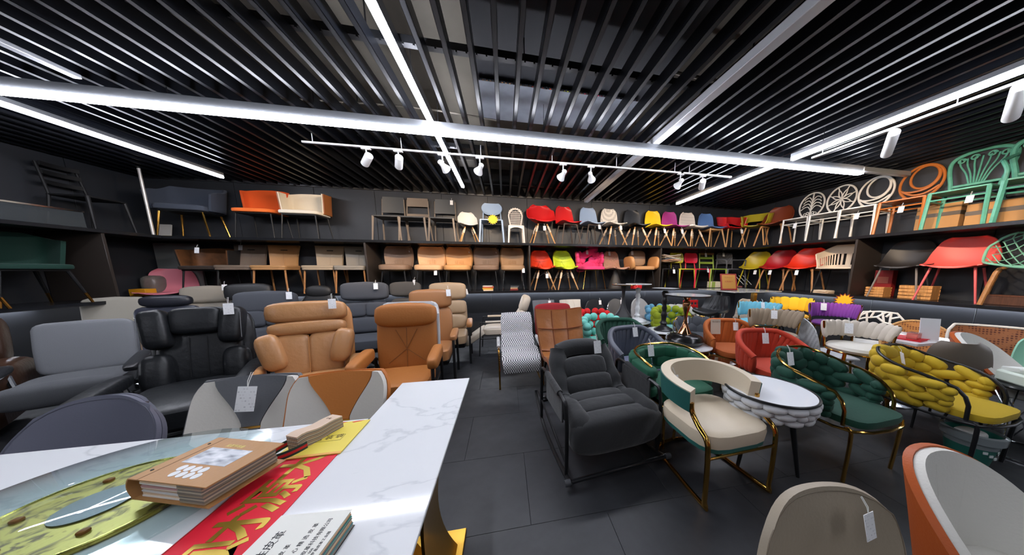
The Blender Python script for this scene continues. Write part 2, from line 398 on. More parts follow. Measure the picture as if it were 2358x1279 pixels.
def spot(label, p, tgt, kind, watts, blend=.5, size=68, group=None):
    """track spotlight; kind 'can' = plain cylinder, 'bell' = flared shade, 'long' = long tube"""
    p = V(p); d = (V(tgt) - p).normalized()
    t = thing('track_spotlight', label, 'spotlight', p, 0, group)
    obj('adapter', MB().box((0, 0, -.008), (.1, .03, .016), bev=.003), SPOTM, t)
    obj('stem', MB().tube([(0, 0, -.01), (0, 0, -.075)], .008, 8), SPOTM, t)
    obj('bracket', MB().box((0, 0, -.085), (.03, .03, .022), bev=.004), SPOTM, t)
    q = d.to_track_quat('Z', 'Y').to_matrix().to_4x4(); q.translation = V((0, 0, -.125))
    if kind == 'can': pr = [(.001, -.08), (.041, -.08), (.043, -.075), (.043, .085), (.037, .085), (.036, .03), (.001, .028)]; r = .037
    elif kind == 'long': pr = [(.001, -.16), (.036, -.16), (.039, -.155), (.039, .16), (.034, .16), (.033, .1), (.001, .098)]; r = .03
    else: pr = [(.001, -.06), (.026, -.06), (.028, -.055), (.028, .0), (.03, .005), (.058, .075), (.055, .075), (.03, .03), (.001, .028)]; r = .045
    b = obj('lamp_body', MB().lathe(pr, 20), SPOTM, t, mtx=q)
    obj('bulb', MB().lathe([(.001, .03), (.03 if kind != 'bell' else .026, .032), (.001, .04)] if kind != 'long' else [(.001, .1), (.03, .102), (.001, .11)], 16), emit_mat((255, 214, 160), 14.), b)
    L = bpy.data.lights.new('spot', 'SPOT'); L.energy = watts; L.color = WARM; L.spot_size = rad(size); L.spot_blend = blend; L.shadow_soft_size = .028
    lo = bpy.data.objects.new('spot_light', L); COL.objects.link(lo); lo.parent = b; lo.location = (0, 0, .09 if kind != 'long' else .17); lo.rotation_euler = (pi, 0, 0)
SX = [(-1.54, -3.2, 'can', 'can shaped spotlight farthest left on the back track'), (-1.2, -2.0, 'can', 'can shaped spotlight second from left on the back track'), (-.71, .2, 'bell', 'white bell spotlight touching the glowing bar'),
      (-.265, -1.2, 'bell', 'bell spotlight right of the glowing bar, aimed left'), (.81, .2, 'bell', 'bell spotlight above the red armchair shell, aimed left'), (1.2, 2.2, 'bell', 'bell spotlight next to the warm lit silver channel'),
      (2.58, 2.6, 'bell', 'bell spotlight on the short end track'), (2.955, 4.2, 'can', 'can spotlight on the short end track by the slanting bar')]
for x, tx, kind, lab in SX: spot(lab, (x, 3.62, 2.86), (tx, 5.5, 2.02), kind, SPOT, size=88)
spot('long tube spotlight on the right track, nearer the back wall', (3.64, 2.0, 2.77), (5.6, 3.3, 2.0), 'long', SPOT * 1.6, size=80)
spot('long tube spotlight on the right track at the picture edge', (3.64, 1.377, 2.77), (5.6, 2.2, 2.0), 'long', SPOT * 1.6, size=80)
# ---- display shelves
SHM = mat((26, 27, 30), .22)
DIVM = mat((52, 46, 42), .4)
STRIPM = emit_mat((238, 243, 255), STRIP)
cxb, wbk = (XLW + XRW) / 2, XRW - XLW - .03
def board(label, c, d, strip=None):
    t = thing('shelf_board', label, 'shelf', (c[0], c[1], c[2]))
    obj('board', MB().box((0, 0, -.0225), d, bev=.003), SHM, t)
    if strip:
        s_, e_ = strip; obj('light_strip', MB().box((s_[0] - c[0], s_[1] - c[1], -.05), e_), STRIPM, t)
def divider(label, c, d):
    t = tagp(obj('shelf_divider', MB().box((0, 0, 0), d, bev=.002), DIVM, None, c), label, 'divider')
board('long black upper shelf board on the back wall', (cxb, (YB + YW - .01) / 2, ZU), (wbk, YW - .01 - YB, .045))
board('long black lower shelf board on the back wall, lit underneath', (cxb, (YB + YW - .01) / 2, ZL), (wbk, YW - .01 - YB, .045), ((cxb + .2, YW - .06), (wbk - 1.4, .02, .008)))
hd = ZU - ZL - .046; zd = (ZL + ZU - .045) / 2
for x, lab in ((-2.397, 'brown upright panel dividing the tan dining chairs on the lower shelf'), (.495, 'dark upright panel left of the orange red butterfly chair'), (3.372, 'brown upright panel right of the tan leather armchair')):
    divider(lab, (x, (YB + YW) / 2, zd), (.03, YW - YB - .03, hd))
board('black upper shelf board on the right wall', ((XR + XRW - .01) / 2, (YB - 2.6) / 2 - .002, ZU), (XRW - .01 - XR, YB + 2.6, .045))
board('black lower shelf board on the right wall, lit underneath', ((XR + XRW - .01) / 2, (YB - 2.6) / 2 - .002, ZL), (XRW - .01 - XR, YB + 2.6, .045), ((XRW - .06, 1.3), (.02, 7.2, .008)))
for y, lab in ((3.173, 'black upright panel between cream slotted and black shell chairs'), (1.35, 'black upright panel past the mint lattice chair'), (-.5, 'black upright panel on the right wall nearest the shop front')):
    divider(lab, ((XR + XRW) / 2, y, zd), (XRW - XR - .03, .03, hd))
board('black upper shelf board on the left wall', ((XL + XLW + .01) / 2, (5.19 - 1.5) / 2, ZU), (XL - XLW - .01, 5.19 + 1.5, .045))
board('black lower shelf board on the left wall, lit underneath', ((XL + XLW + .01) / 2, (4.62 - 1.5) / 2, ZL), (XL - XLW - .01, 4.62 + 1.5, .045), ((XLW + .06, 2.4), (.02, 4.0, .008)))
for y, lab in ((4.6, 'black upright panel right of the dark green chair'), (2.6, 'black upright panel on the left wall at the picture edge')):
    divider(lab, ((XL + XLW) / 2, y, zd), (XL - XLW - .03, .03, hd))
tagp(obj('corner_post', MB().tube([(-5.27, 5.22, ZU), (-5.27, 5.22, 2.95)], .017, 10), mat((206, 200, 192), .35, .4)), 'slim pale metal post standing on upper shelf at left corner', 'post')
tagp(obj('back_board', MB().box((-5.5, 5.72, 1.49), (.62, .02, .84), bev=.003), mat((128, 130, 128), .6)), 'grey board leaning upright in the left corner of the lower shelf', 'board')
# ------------------------------------------------------------------ chair parts
def legs(t, top, foot, z, r0, r1, m, yo=0., n=8, tip=None, tipm=None):
    """four tapered legs from (±top) at height z to (±foot) on the ground"""
    for i, (sx, sy) in enumerate(((-1, -1), (1, -1), (-1, 1), (1, 1))):
        a = (sx * top[0], sy * top[1] + yo, z); b = (sx * foot[0], sy * foot[1] + yo, 0)
        o = obj('leg', cached(('leg', a, b, r0, r1, n), lambda: MB().tube([a, b], [r0, r1], n), 'leg'), m, t)
        if tip:
            f = tip / z; c = tuple(b[k] + (a[k] - b[k]) * f for k in range(3)); rr = r1 + (r0 - r1) * f
            obj('leg_tip', cached(('tip', a, b, tip), lambda: MB().tube([c, b], [rr * 1.12, r1 * 1.15], n), 'leg_tip'), tipm, o)
def eiffel(t, z=.42, wm=None, sleeve=True):
    """turned wooden legs with pale sleeves and black wire bracing"""
    for sx, sy in ((-1, -1), (1, -1), (-1, 1), (1, 1)):
        a = V((sx * .09, sy * .09, z - .02)); b = V((sx * .225, sy * .225, 0))
        o = obj('leg', cached(('eleg', sx, sy, z), lambda: MB().tube([a, a.lerp(b, .35), b], [.015, .016, .010], 8), 'leg'), wm or BEECH, t)
        if sleeve: obj('leg_sleeve', cached(('esl', sx, sy, z), lambda: MB().tube([a.lerp(b, .1), a.lerp(b, .16), a.lerp(b, .38), a.lerp(b, .42)], [.015, .021, .021, .017], 8), 'leg_sleeve'), SLEEVE, o)
    def br():
        m = MB(); z1, z2 = z - .03, z - .17
        for i in range(4):
            q = [(-1, -1), (1, -1), (1, 1), (-1, 1)]; p, n_ = q[i], q[(i + 1) % 4]
            m.tube([(p[0] * .09, p[1] * .09, z1), (n_[0] * .14, n_[1] * .14, z2)], .004, 5); m.tube([(n_[0] * .09, n_[1] * .09, z1), (p[0] * .14, p[1] * .14, z2)], .004, 5)
        m.box((0, 0, z - .01), (.2, .2, .012)); return m
    obj('wire_brace', cached(('ebr', z), br, 'wire_brace'), BLKM, t)
STD = [(-.245, .425, .15), (-.235, .445, .205), (-.12, .445, .23), (.03, .43, .235), (.13, .44, .228), (.185, .51, .218), (.21, .60, .21), (.228, .70, .195), (.243, .78, .17), (.25, .83, .11)]
def shell_fn(prof=STD, lift=.03, fwd=.05, arm=0., wing=0., w=1., armv=.52, armw=.22):
    def fn(u, v):
        y, z, h = interp(prof, v); s = u * u
        seat = max(0, 1 - v / .5); back = max(0, (v - .42) / .58)
        g = math.exp(-((v - armv) / armw) ** 2)
        a = abs(u) ** 2.2 * arm * g
        return (h * w * u * (1 + (.12 * arm / .2) * g), y - (fwd * back + wing * g) * s - a * .35, z + lift * seat * s + a)
    return fn
def shell_chair(name, label, m, loc, rz=0., base='eiffel', fn=None, s=1., basem=None, cat='chair', tag=None, shellname='seat_shell', th=.012, group=None, z=.42):
    t = thing(name, label, cat, loc, rz, group, s)
    obj(shellname, MB().shell(fn or shell_fn(), 14, 22, -th / 2, th / 2), m, t)
    if base == 'eiffel': eiffel(t, z, basem)
    elif base == 'flat4':      # splayed flat moulded legs joined by a rail
        for sy in (-1, 1):
            obj('leg_frame', cached(('fl4', sy), lambda: MB().tube(cr([(-.22, sy * .2, 0), (-.15, sy * .15, .36), (-.11, sy * .14, .41), (.11, sy * .14, .41), (.15, sy * .15, .36), (.22, sy * .2, 0)], 3), [.012] * 4 + [.019] * 8 + [.012] * 4, 6), 'leg_frame'), basem or DARKW, t)
    elif base == 'beech4':
        legs(t, (.15, .15), (.23, .22), .43, .019, .013, basem or BEECH); obj('seat_rail', cached('b4r', lambda: MB().box((0, -.15, .405), (.3, .02, .04), bev=.004).box((0, .15, .405), (.3, .02, .04), bev=.004).box((-.15, 0, .405), (.02, .3, .04), bev=.004).box((.15, 0, .405), (.02, .3, .04), bev=.004), 'seat_rail'), basem or BEECH, t)
    elif base == 'bent':       # bent plywood leg pairs
        for sx in (-1, 1):
            obj('leg_frame', cached(('bent', sx), lambda: MB().tube(cr([(sx * .25, -.22, 0), (sx * .19, -.15, .37), (sx * .16, -.1, .41), (sx * .16, .1, .41), (sx * .19, .15, .37), (sx * .25, .23, 0)], 3), [.012] * 4 + [.019] * 8 + [.012] * 4, 6, flat=1.3), 'leg_frame'), basem or OAK, t)
    elif base == 'cone':
        obj('pedestal', MB().lathe([(.001, 0), (.15, 0), (.152, .01), (.14, .06), (.06, .33), (.05, .42), (.001, .42)], 24), basem or BLK, t)
    elif base == 'metal':
        legs(t, (.16, .15), (.23, .23), .43, .012, .009, basem or BLKM)
    if tag: price_tag(t, tag[0], *tag[1:])
    return t
def wrap_fn(a=.27, b=.25, y0=0., phi=105, z0=lambda p: .42, z1=lambda p: .75, flare=.03, ex=.7):
    """band wrapped round the back of a seat; u -1..1 along it, v 0..1 upward"""
    def fn(u, v):
        p = rad(phi) * u; sx, cy = sg(sin(p), ex), sg(cos(p), ex); f = 1 + flare / a * v
        return (a * f * sx, y0 + b * f * cy, z0(u) + (z1(u) - z0(u)) * v)
    return fn
def tub_chair(name, label, loc, rz, min_, mout, seatm, fn, seat=(.46, .46, .09, .43), legm=None, leg=((.17, .16), (.23, .21), .4, .013, .008), s=1., tag=None, th=.035, nu=24, cat='armchair', tip=None, tipm=None, seat_e=.35, group=None, yo=0.):
    t = thing(name, label, cat, loc, rz, group, s)
    obj('backrest_shell', MB().shell(fn, nu, 8, -th * .5, 0), mout, t); obj('backrest_lining', MB().shell(fn, nu, 8, .0005, th * .5), min_, t)
    obj('seat', MB().cush((0, yo, seat[3]), seat[:3], e=seat_e), seatm, t)
    obj('seat_frame', MB().box((0, yo, seat[3] - seat[2] / 2 - .006), (seat[0] * .8, seat[1] * .8, .02), bev=.004), BLKM, t)
    legs(t, leg[0], leg[1], seat[3] - seat[2] / 2 - .01, leg[3], leg[4], legm or BLKM, yo, tip=tip, tipm=tipm)
    if tag: price_tag(t, tag[0], *tag[1:])
    return t
def plastic_chair(name, label, m, loc, rz=0., back='panel', w=.42, d=.43, h=.82, sh=.44, seatm=None, s=1., tag=None, arms=False, lr=.016, backm=None):
    """moulded chair with four slim legs, a thin seat and a shaped back"""
    t = thing(name, label, 'chair', loc, rz, None, s); hw, hd = w / 2, d / 2
    obj('seat', MB().box((0, 0, sh - .012), (w - .01, d, .024), bev=.008), seatm or m, t)
    for sx in (-1, 1):
        obj('leg', MB().tube([(sx * (hw - .015), -hd + .02, sh - .01), (sx * (hw + .015), -hd - .01, 0)], [lr * 1.25, lr * .8], 8), m, t)
        obj('leg', MB().tube(cr([(sx * (hw - .02), hd - .02, sh), (sx * (hw - .01), hd, sh * .6), (sx * (hw + .01), hd + .04, 0)], 3), lr, 8), m, t)
    bm_ = backm or m
    if back in ('panel', 'slot', 'gap'):
        zz = {'panel': .56, 'slot': .5, 'gap': .58}[back]
        fn = lambda u, v: ((hw - .03) * u * (1 - .04 * v), hd - .01 + .05 * v - .04 * u * u, zz + (h - zz) * v - .01 * u * u)
        if back == 'slot':
            f1 = lambda u, v: fn(u, .55 + .45 * v); obj('backrest', MB().shell(f1, 12, 6, -.008, .008), bm_, t)
            f2 = lambda u, v: fn(u, .16 * v); obj('lower_rail', MB().shell(f2, 12, 3, -.008, .008), bm_, t)
        else: obj('backrest', MB().shell(fn, 12, 8, -.008, .008), bm_, t)
        for sx in (-1, 1): obj('back_post', MB().tube(cr([(sx * (hw - .02), hd - .03, sh), (sx * (hw - .025), hd - .03, .56), (sx * (hw - .035), hd + .0, h - .05)], 4), .012, 8), m, t)
    elif back == 'oval':
        def fn(u, v):
            z = .595 + .235 * v; r = math.sqrt(max(0, 1 - ((v - .55) / .56) ** 2)); return (.205 * u * (.18 + .82 * r), hd + .05 * v - .04 * u * u, z)
        obj('backrest', MB().shell(fn, 14, 14, -.009, .009), bm_, t)
        for sx in (-1, 1): obj('back_post', MB().tube([(sx * (hw - .03), hd - .03, sh - .01), (sx * (hw - .05), hd + .005, .72)], .013, 8), m, t)
    elif back == 'round':
        def fn(u, v):
            z = .58 + .24 * v; k = 1 - .22 * abs(2 * v - 1) ** 4; return ((hw - .02) * u * k, hd + .04 * v - .05 * u * u, z)
        obj('backrest', MB().shell(fn, 14, 10, -.009, .009), bm_, t)
        for sx in (-1, 1): obj('back_post', MB().tube([(sx * (hw - .07), hd - .03, sh - .01), (sx * (hw - .09), hd + .01, .66)], .014, 8), m, t)
    elif back == 'ladder':
        for z in (.56, .68, .78): obj('back_slat', MB().shell(lambda u, v: ((hw - .03) * u, hd + .03 - .03 * u * u, z + .05 * v), 8, 2, -.008, .008), bm_ if z > .7 else m, t)
        for sx in (-1, 1): obj('back_post', MB().tube([(sx * (hw - .02), hd - .02, sh), (sx * (hw - .03), hd + .035, .82)], .014, 8), m, t)
    elif back == 'kids':       # scalloped lattice back
        fr = cr([(-.13, 0, .44), (-.155, .01, .6), (-.165, .02, .74), (-.09, .03, .85), (0, .03, .88), (.09, .03, .85), (.165, .02, .74), (.155, .01, .6), (.13, 0, .44)], 4)
        fr = [(p[0] * w / .36, p[1] + hd - .02, p[2]) for p in fr]
        obj('back_frame', MB().tube(fr, .018, 8), m, t)
        for i in range(7):
            x = (-.11 + i * .11 / 3) * w / .36; top = .84 - abs(i - 3) * .02
            obj('back_lattice', MB().box((x, hd, (.47 + top) / 2), (.009, .012, top - .47)), m, t)
        for i in range(8): obj('back_lattice', MB().box((0, hd, .5 + i * .045), (.27 * w / .36, .012, .009)), m, t)
        for i in range(9): 
            a = pi * (i + .5) / 9; obj('scallop', cached('scal', lambda: MB().cush((0, 0, 0), (.05, .03, .045), e=.8, nu=8, nv=6), 'scallop'), m, t, (.155 * w / .36 * cos(a), hd + .01, .77 + .12 * sin(a)))
        obj('apron', MB().shell(lambda u, v: (.15 * u, -hd + .01, sh - .02 - v * (.03 + .04 * abs(u) ** 2)), 10, 3, -.01, .01), m, t)
    if arms:
        for sx in (-1, 1): obj('armrest', MB().tube(cr([(sx * (hw - .01), hd, .66), (sx * (hw + .03), hd - .12, .655), (sx * (hw + .03), -hd + .1, .645), (sx * (hw + .01), -hd + .05, .6), (sx * (hw - .01), -hd + .06, sh)], 4), .014, 8), m, t)
    if tag: price_tag(t, tag[0], *tag[1:])
    return t
def dining_chair(label, m, loc, rz=0., style='plain', legm=None, w=.46, s=1., tag=None, h=.86, mh=None):
    t = thing('dining_chair', label, 'chair', loc, rz, None, s)
    if style == 'plain':       # flat two layer seat, tall slightly flared back with a grip slot
        obj('seat', MB().cush((0, -.02, .462), (w, .46, .05), e=.25), m, t); obj('seat_base', MB().cush((0, -.02, .425), (w * .97, .45, .04), e=.25), m, t)
        fn = lambda u, v: (w * (.40 + .07 * v * v) * u, .19 + .05 * v + .03 * v * v - .03 * u * u, .46 + (h - .46) * v)
        obj('backrest', MB().shell(fn, 12, 12, -.02, .012), m, t)
        obj('seam', MB().tube([(0, .168 + .05 * v + .03 * v * v, .47 + (h - .48) * v) for v in [k / 6 for k in range(6)]], .003, 5), m, t)
        obj('grip_slot', MB().box((.0, .223, h - .085), (.1, .012, .014), bev=.003), BLK, t)
        legs(t, (w * .42, .18), (w * .47, .23), .41, .014, .012, legm or OAK)
    else:                      # rounded cushion seat, curved back with gathered pleats
        obj('seat', MB().cush((0, -.02, .452), (w, .47, .125), e=.4, e2=.5, puff=.15), m, t)
        fn = lambda u, v: (w * (.46 + .05 * sin(pi * v)) * u * (1 - .12 * max(0, (v - .8) / .2) ** 2), .2 + .045 * v - (.06 + .03 * v) * u * u, .47 + (h - .47) * v)
        obj('backrest', MB().shell(fn, 16, 12, -.028, .022), m, t)
        for k in range(6):
            u = (-.3, -.18, -.06, .06, .18, .3)[k]; obj('pleat', MB().tube(cr([V(fn(u, v)) + V((0, -.026 - .006 * sin(pi * v), 0)) for v in (.04, .12, .22, .3 + .1 * cos(u * 4))], 3), [.006] * 9 + [.001], 5), m, t)
        legs(t, (w * .36, .15), (w * .45, .21), .41, .013, .008, legm or BLKM)
    if tag: price_tag(t, tag[0], *tag[1:])
    return t
def cafe_chair(label, m, loc, rz, pattern, r=.014, tag=None, w=.40, wide=1.):
    """bistro chair: straight square legs, stretchers, round back filled with a pattern"""
    t = thing('bistro_chair', label, 'chair', loc, rz); hw = w / 2
    obj('seat', MB().box((0, 0, .455), (w, .4, .02), bev=.004), m, t)
    for sx in (-1, 1):
        for sy in (-1, 1): obj('leg', cached(('cl', sx, sy, w, r), lambda: MB().tube([(sx * (hw - .012), sy * .185, .45), (sx * (hw + .004), sy * .2, 0)], r * 1.15, 6), 'leg'), m, t)
        obj('stretcher', cached(('cs', sx, w), lambda: MB().tube([(sx * (hw - .006), -.19, .36), (sx * (hw - .006), .19, .36)], r * .6, 6), 'stretcher'), m, t)
    for sy in (-1, 1): obj('stretcher', cached(('cf', sy, w), lambda: MB().tube([(-hw + .01, sy * .192, .36), (hw - .01, sy * .192, .36)], r * .6, 6), 'stretcher'), m, t)
    yb = lambda z: .185 + (z - .45) * .14
    R = .195 * wide; zc = .725
    C = lambda x, z: (x, yb(z), z)
    if pattern != 'fan':
        obj('back_ring', MB().tube([C(R * cos(a), zc + .235 * sin(a)) for a in [2 * pi * k / 40 for k in range(40)]], r, 8, True), m, t)
        for sx in (-1, 1): obj('back_post', MB().tube([C(sx * .15, .455), C(sx * .125, .55)], r, 8), m, t)
    if pattern == 'palm':
        for sx in (-1, 1):
            for k in range(4): obj('palm_frond', MB().tube(cr([C(0, .62 + .06 * k), C(sx * .05, .70 + .06 * k), C(sx * .11, .70 + .055 * k), C(sx * (.165 - .012 * k), .655 + .06 * k)], 4), .009, 6), m, t)
            for q in ((.04, .58), (.08, .565), (.045, .54)): obj('petal_loop', MB().tube([C(sx * q[0] + .022 * cos(a), q[1] + .022 * sin(a)) for a in [2 * pi * k / 12 for k in range(12)]], .006, 6, True), m, t)
        obj('palm_stem', MB().tube([C(0, .5), C(0, .95)], .012, 6), m, t)
    elif pattern == 'flower':
        for k in range(8):
            a = 2 * pi * k / 8; b = a + 2 * pi / 16
            P = lambda rr, an: C(R * rr * cos(an), zc + .235 * rr * sin(an))
            obj('petal', MB().tube(cr([P(.08, a), P(.38, a + .12), P(.62, a + .3), P(.72, b), P(.62, b + 2 * pi / 16 - .3), ], 4), .0085, 6), m, t)
            obj('petal', MB().tube(cr([P(.08, a), P(.38, a - .12), P(.62, a - .3), P(.72, a - 2 * pi / 16)], 4), .0085, 6), m, t)
            obj('spoke', MB().tube([P(.72, b), P(.98, b)], .0085, 6), m, t)
        obj('hub', MB().tube([C(0, zc - .012), C(0, zc + .012)], .02, 8), m, t)
    elif pattern == 'loops':
        obj('inner_loop', MB().tube([C(.02 + .125 * cos(a), .79 + .155 * sin(a)) for a in [2 * pi * k / 32 for k in range(32)]], r * .9, 8, True), m, t)
        obj('inner_curve', MB().tube(cr([C(-.15, .62), C(-.05, .60), C(.08, .63), C(.15, .74), C(.14, .86)], 5), r * .9, 8), m, t)
        obj('inner_curve', MB().tube(cr([C(-.17, .64), C(-.06, .56), C(.06, .56), C(.17, .64)], 5), r * .9, 8), m, t)
    elif pattern == 'fan':
        obj('back_ring', MB().tube(cr([C(-.17, .455), C(-.19, .6), C(-.225, .78), C(-.215, .9), C(-.12, .96), C(0, .975), C(.12, .96), C(.215, .9), C(.225, .78), C(.19, .6), C(.17, .455)], 4), r * 1.2, 8), m, t)
        for k in range(7):
            x = (k - 3) / 3; obj('fan_rib', MB().tube(cr([C(x * .05, .56), C(x * .09, .7), C(x * .15, .82), C(x * .165, .9)], 4), .008, 6), m, t)
        for sx in (-1, 1):
            for q in ((.15, .88), (.06, .9)): obj('scroll', MB().tube([C(sx * q[0] + .032 * cos(a) * (1 - a / 16), q[1] + .032 * sin(a) * (1 - a / 16)) for a in [k * .5 for k in range(16)]], .009, 6), m, t)
        obj('back_rail', MB().tube([C(-.18, .56), C(.18, .56)], r, 8), m, t)
    if tag: price_tag(t, tag[0], *tag[1:])
    return t
def lattice_lines(fn, n=9, k=10):
    """diagonal lattice over fn in both directions -> list of polylines"""
    L = []
    for s in (1, -1):
        for i in range(-n, n + 1):
            pts = []
            for j in range(k + 1):
                v = .04 + .92 * j / k; u = (i / n * 2) + s * (v - .5) * 2.
                if -.97 <= u <= .97: pts.append(V(fn(u, v)))
            if len(pts) > 1: L.append(pts)
    return L
def rim(fn, k=14):
    return [V(fn(-1 + 2 * i / k, 0)) for i in range(k)] + [V(fn(1, i / k)) for i in range(k)] + [V(fn(1 - 2 * i / k, 1)) for i in range(k)] + [V(fn(-1, 1 - i / k)) for i in range(k)]
# ------------------------------------------------------------------ upper shelf, back wall
YS = 5.49
U = lambda x, y=YS: (x, y, ZU)
L_ = lambda x, y=YS: (x, y, ZL)
box_back = lambda zt: wrap_fn(.29, .2, .03, 100, lambda u: .43 + .0 * u, lambda u: zt - .16 * max(0, abs(u) - .55) ** 1.2, .03, .45)
tub_chair('armchair', 'dark navy fabric armchair with gold legs on the upper shelf', U(-5.0, 5.5), 8, fabric((62, 68, 80)), fabric((58, 64, 76)), fabric((64, 70, 82)), wrap_fn(.34, .25, -.02, 112, lambda u: .42, lambda u: .84 - .3 * max(0, abs(u) - .45), .05, .6), (.6, .5, .1, .45), GOLD, ((.24, .17), (.3, .2), .4, .014, .012), nu=26)
tub_chair('low_chair', 'orange box back chair with thin black legs', U(-4.03), 0, fabric((230, 92, 30)), fabric((226, 84, 26)), fabric((232, 110, 40)), wrap_fn(.30, .2, .02, 86, lambda u: .44, lambda u: .86 - .05 * abs(u), .02, .4), (.6, .44, .07, .445), BLKM, ((.24, .16), (.27, .2), .41, .011, .008))
tub_chair('low_chair', 'cream box back chair with brown outside and thin black legs', U(-3.39), 0, fabric((236, 222, 196)), leather((150, 88, 40)), fabric((232, 222, 204)), wrap_fn(.31, .2, .02, 96, lambda u: .44, lambda u: .83 - .05 * abs(u), .02, .4), (.6, .44, .07, .445), BLKM, ((.24, .16), (.27, .2), .41, .011, .008))
TAUPE = plastic((118, 106, 94), .5); DGREY = plastic((74, 76, 78), .5)
plastic_chair('plastic_chair', 'taupe framed plastic chair, leftmost of three on upper shelf', TAUPE, U(-2.05), 0, 'panel', .44, .42, .86, seatm=DGREY, backm=DGREY)
plastic_chair('plastic_chair', 'taupe plastic chair with an open slot across its back', TAUPE, U(-1.62), 0, 'slot', .44, .42, .86, seatm=DGREY)
plastic_chair('plastic_chair', 'taupe plastic chair with dark back and white tag, upper shelf', TAUPE, U(-1.12), 0, 'gap', .44, .42, .86, seatm=DGREY, backm=DGREY, tag=((.13, .19, .84),))
shell_chair('kids_armchair', 'small white armchair shell on wooden legs, beside blue oval chair', plastic((206, 204, 198)), U(-.66, 5.4), 15, fn=shell_fn(arm=.17, fwd=.06, w=1.02), s=.72)
t = plastic_chair('plastic_chair', 'light blue plastic chair with oval back and yellow starburst sign', plastic((150, 172, 200)), U(-.22), 0, 'oval', .43, .42, .87)
def star(n, r0, r1, d): 
    return MB().add([(r * sin(pi * k / n), -d, r * cos(pi * k / n)) for k in range(2 * n) for r in [(r1 if k % 2 else r0)]] + [(r * sin(pi * k / n), d, r * cos(pi * k / n)) for k in range(2 * n) for r in [(r1 if k % 2 else r0)]], [tuple(range(2 * n)), tuple(range(4 * n - 1, 2 * n - 1, -1))] + [(k, (k + 1) % (2 * n), 2 * n + (k + 1) % (2 * n), 2 * n + k) for k in range(2 * n)])
tagp(obj('starburst_sign', star(14, .10, .072, .002), mat((244, 190, 40), .5), None, (-.19, YS - .225, ZU + .43), (rad(-12), 0, 0)), 'yellow starburst price sign hanging on the light blue oval chair', 'sign')
plastic_chair('kids_chair', 'small cream chair with scalloped lattice back on upper shelf', plastic((232, 222, 212)), U(.25, 5.42), 0, 'kids', .36, .34, .9, .43, s=.8, lr=.022)
RED = plastic((206, 34, 36))
shell_chair('armchair_shell', 'red plastic armchair with wide wings on wooden legs', RED, U(.78), 5, fn=shell_fn(arm=.2, fwd=.07, w=1.18), tag=((.0, -.24, .34),))
shell_chair('shell_chair', 'red plastic shell chair on dark flat legs, beside red armchair', RED, U(1.33), 12, 'flat4', fn=shell_fn(fwd=.06, wing=.03), tag=None)
shell_chair('shell_chair', 'pale blue shell chair on dark flat legs', plastic((146, 168, 198)), U(1.86), 8, 'flat4', fn=shell_fn(fwd=.06, wing=.03), tag=((.05, -.25, .40),))
def _weave(c1, c2, sc_):
    def f(nt, b):
        tc = nt.nodes.new('ShaderNodeTexCoord'); ck = nt.nodes.new('ShaderNodeTexVoronoi'); ck.inputs['Scale'].default_value = sc_; ck.inputs['Randomness'].default_value = .1
        r = nt.nodes.new('ShaderNodeValToRGB'); r.color_ramp.elements[0].position = .28; r.color_ramp.elements[0].color = lin(c2); r.color_ramp.elements[1].position = .42; r.color_ramp.elements[1].color = lin(c1)
        nt.links.new(tc.outputs['Object'], ck.inputs[0]); nt.links.new(ck.outputs[0], r.inputs[0]); nt.links.new(r.outputs[0], b.inputs['Base Color'])
    return f
PERF = tex_mat('perforated', _weave((228, 222, 212), (92, 88, 84), 55.), .4)
shell_chair('shell_chair', 'white perforated shell chair on sleeved wooden legs', PERF, U(2.35), 6, tag=((.04, -.25, .40),))
for x, c, lab in ((2.9, (34, 36, 40), 'black shell chair on sleeved wooden legs, left of the yellow shell'), (3.42, (238, 198, 36), 'bright yellow shell chair on sleeved wooden legs'), (3.85, (170, 62, 136), 'purple shell chair on sleeved wooden legs')):
    shell_chair('shell_chair', lab, plastic(c, .4), U(x), 4, tag=((.0, -.25, .36),) if c[0] > 40 else None)
t = shell_chair('shell_chair', 'cream quilted leather shell chair on sleeved wooden legs', leather((226, 216, 204), .45), U(4.32), 3, fn=shell_fn(w=1.02), th=.03)
for k in range(5):
    f = shell_fn(w=1.02); obj('stitch_line', MB().tube([V(f(u, .55 + .085 * k)) + V((0, -.016, .004)) for u in [-.9 + .3 * i for i in range(7)]], .0025, 4), leather((170, 160, 150)), t)
shell_chair('shell_chair', 'blue shell chair on a plain beech frame', plastic((98, 136, 190)), U(4.82), 0, 'beech4', fn=shell_fn(w=1.02))
def loop_chair(label, m, loc, rz, leg=BEECH):
    t = thing('loop_chair', label, 'armchair', loc, rz)
    obj('seat', MB().shell(lambda u, v: (.21 * u * (1 - .25 * abs(2 * v - 1) ** 3), -.22 + .42 * v, .45 + .025 * u * u - .015 * sin(pi * v)), 12, 12, -.008, .008), m, t)
    obj('arm_band', MB().shell(wrap_fn(.255, .23, 0, 128, lambda u: .60 - .17 * max(0, abs(u) - .3) ** .8, lambda u: .77 - .12 * max(0, abs(u) - .25), .04, .8), 30, 6, -.008, .008), m, t)
    for sx in (-1, 1): obj('arm_support', MB().shell(lambda u, v: (sx * (.2 + .04 * v), -.17 + .08 * u + .03 * v, .445 + .1 * v), 4, 4, -.007, .007), m, t)
    legs(t, (.15, .14), (.23, .23), .43, .016, .011, leg)
    return t
t = loop_chair('red plastic chair with a looped open armrest on upper shelf', RED, U(5.33, 5.47), -8); price_tag(t, (.1, -.24, .4))
loop_chair('olive yellow looped chair half hidden behind the red looped chair', plastic((172, 158, 36)), (5.64, 5.1, ZU), -60)
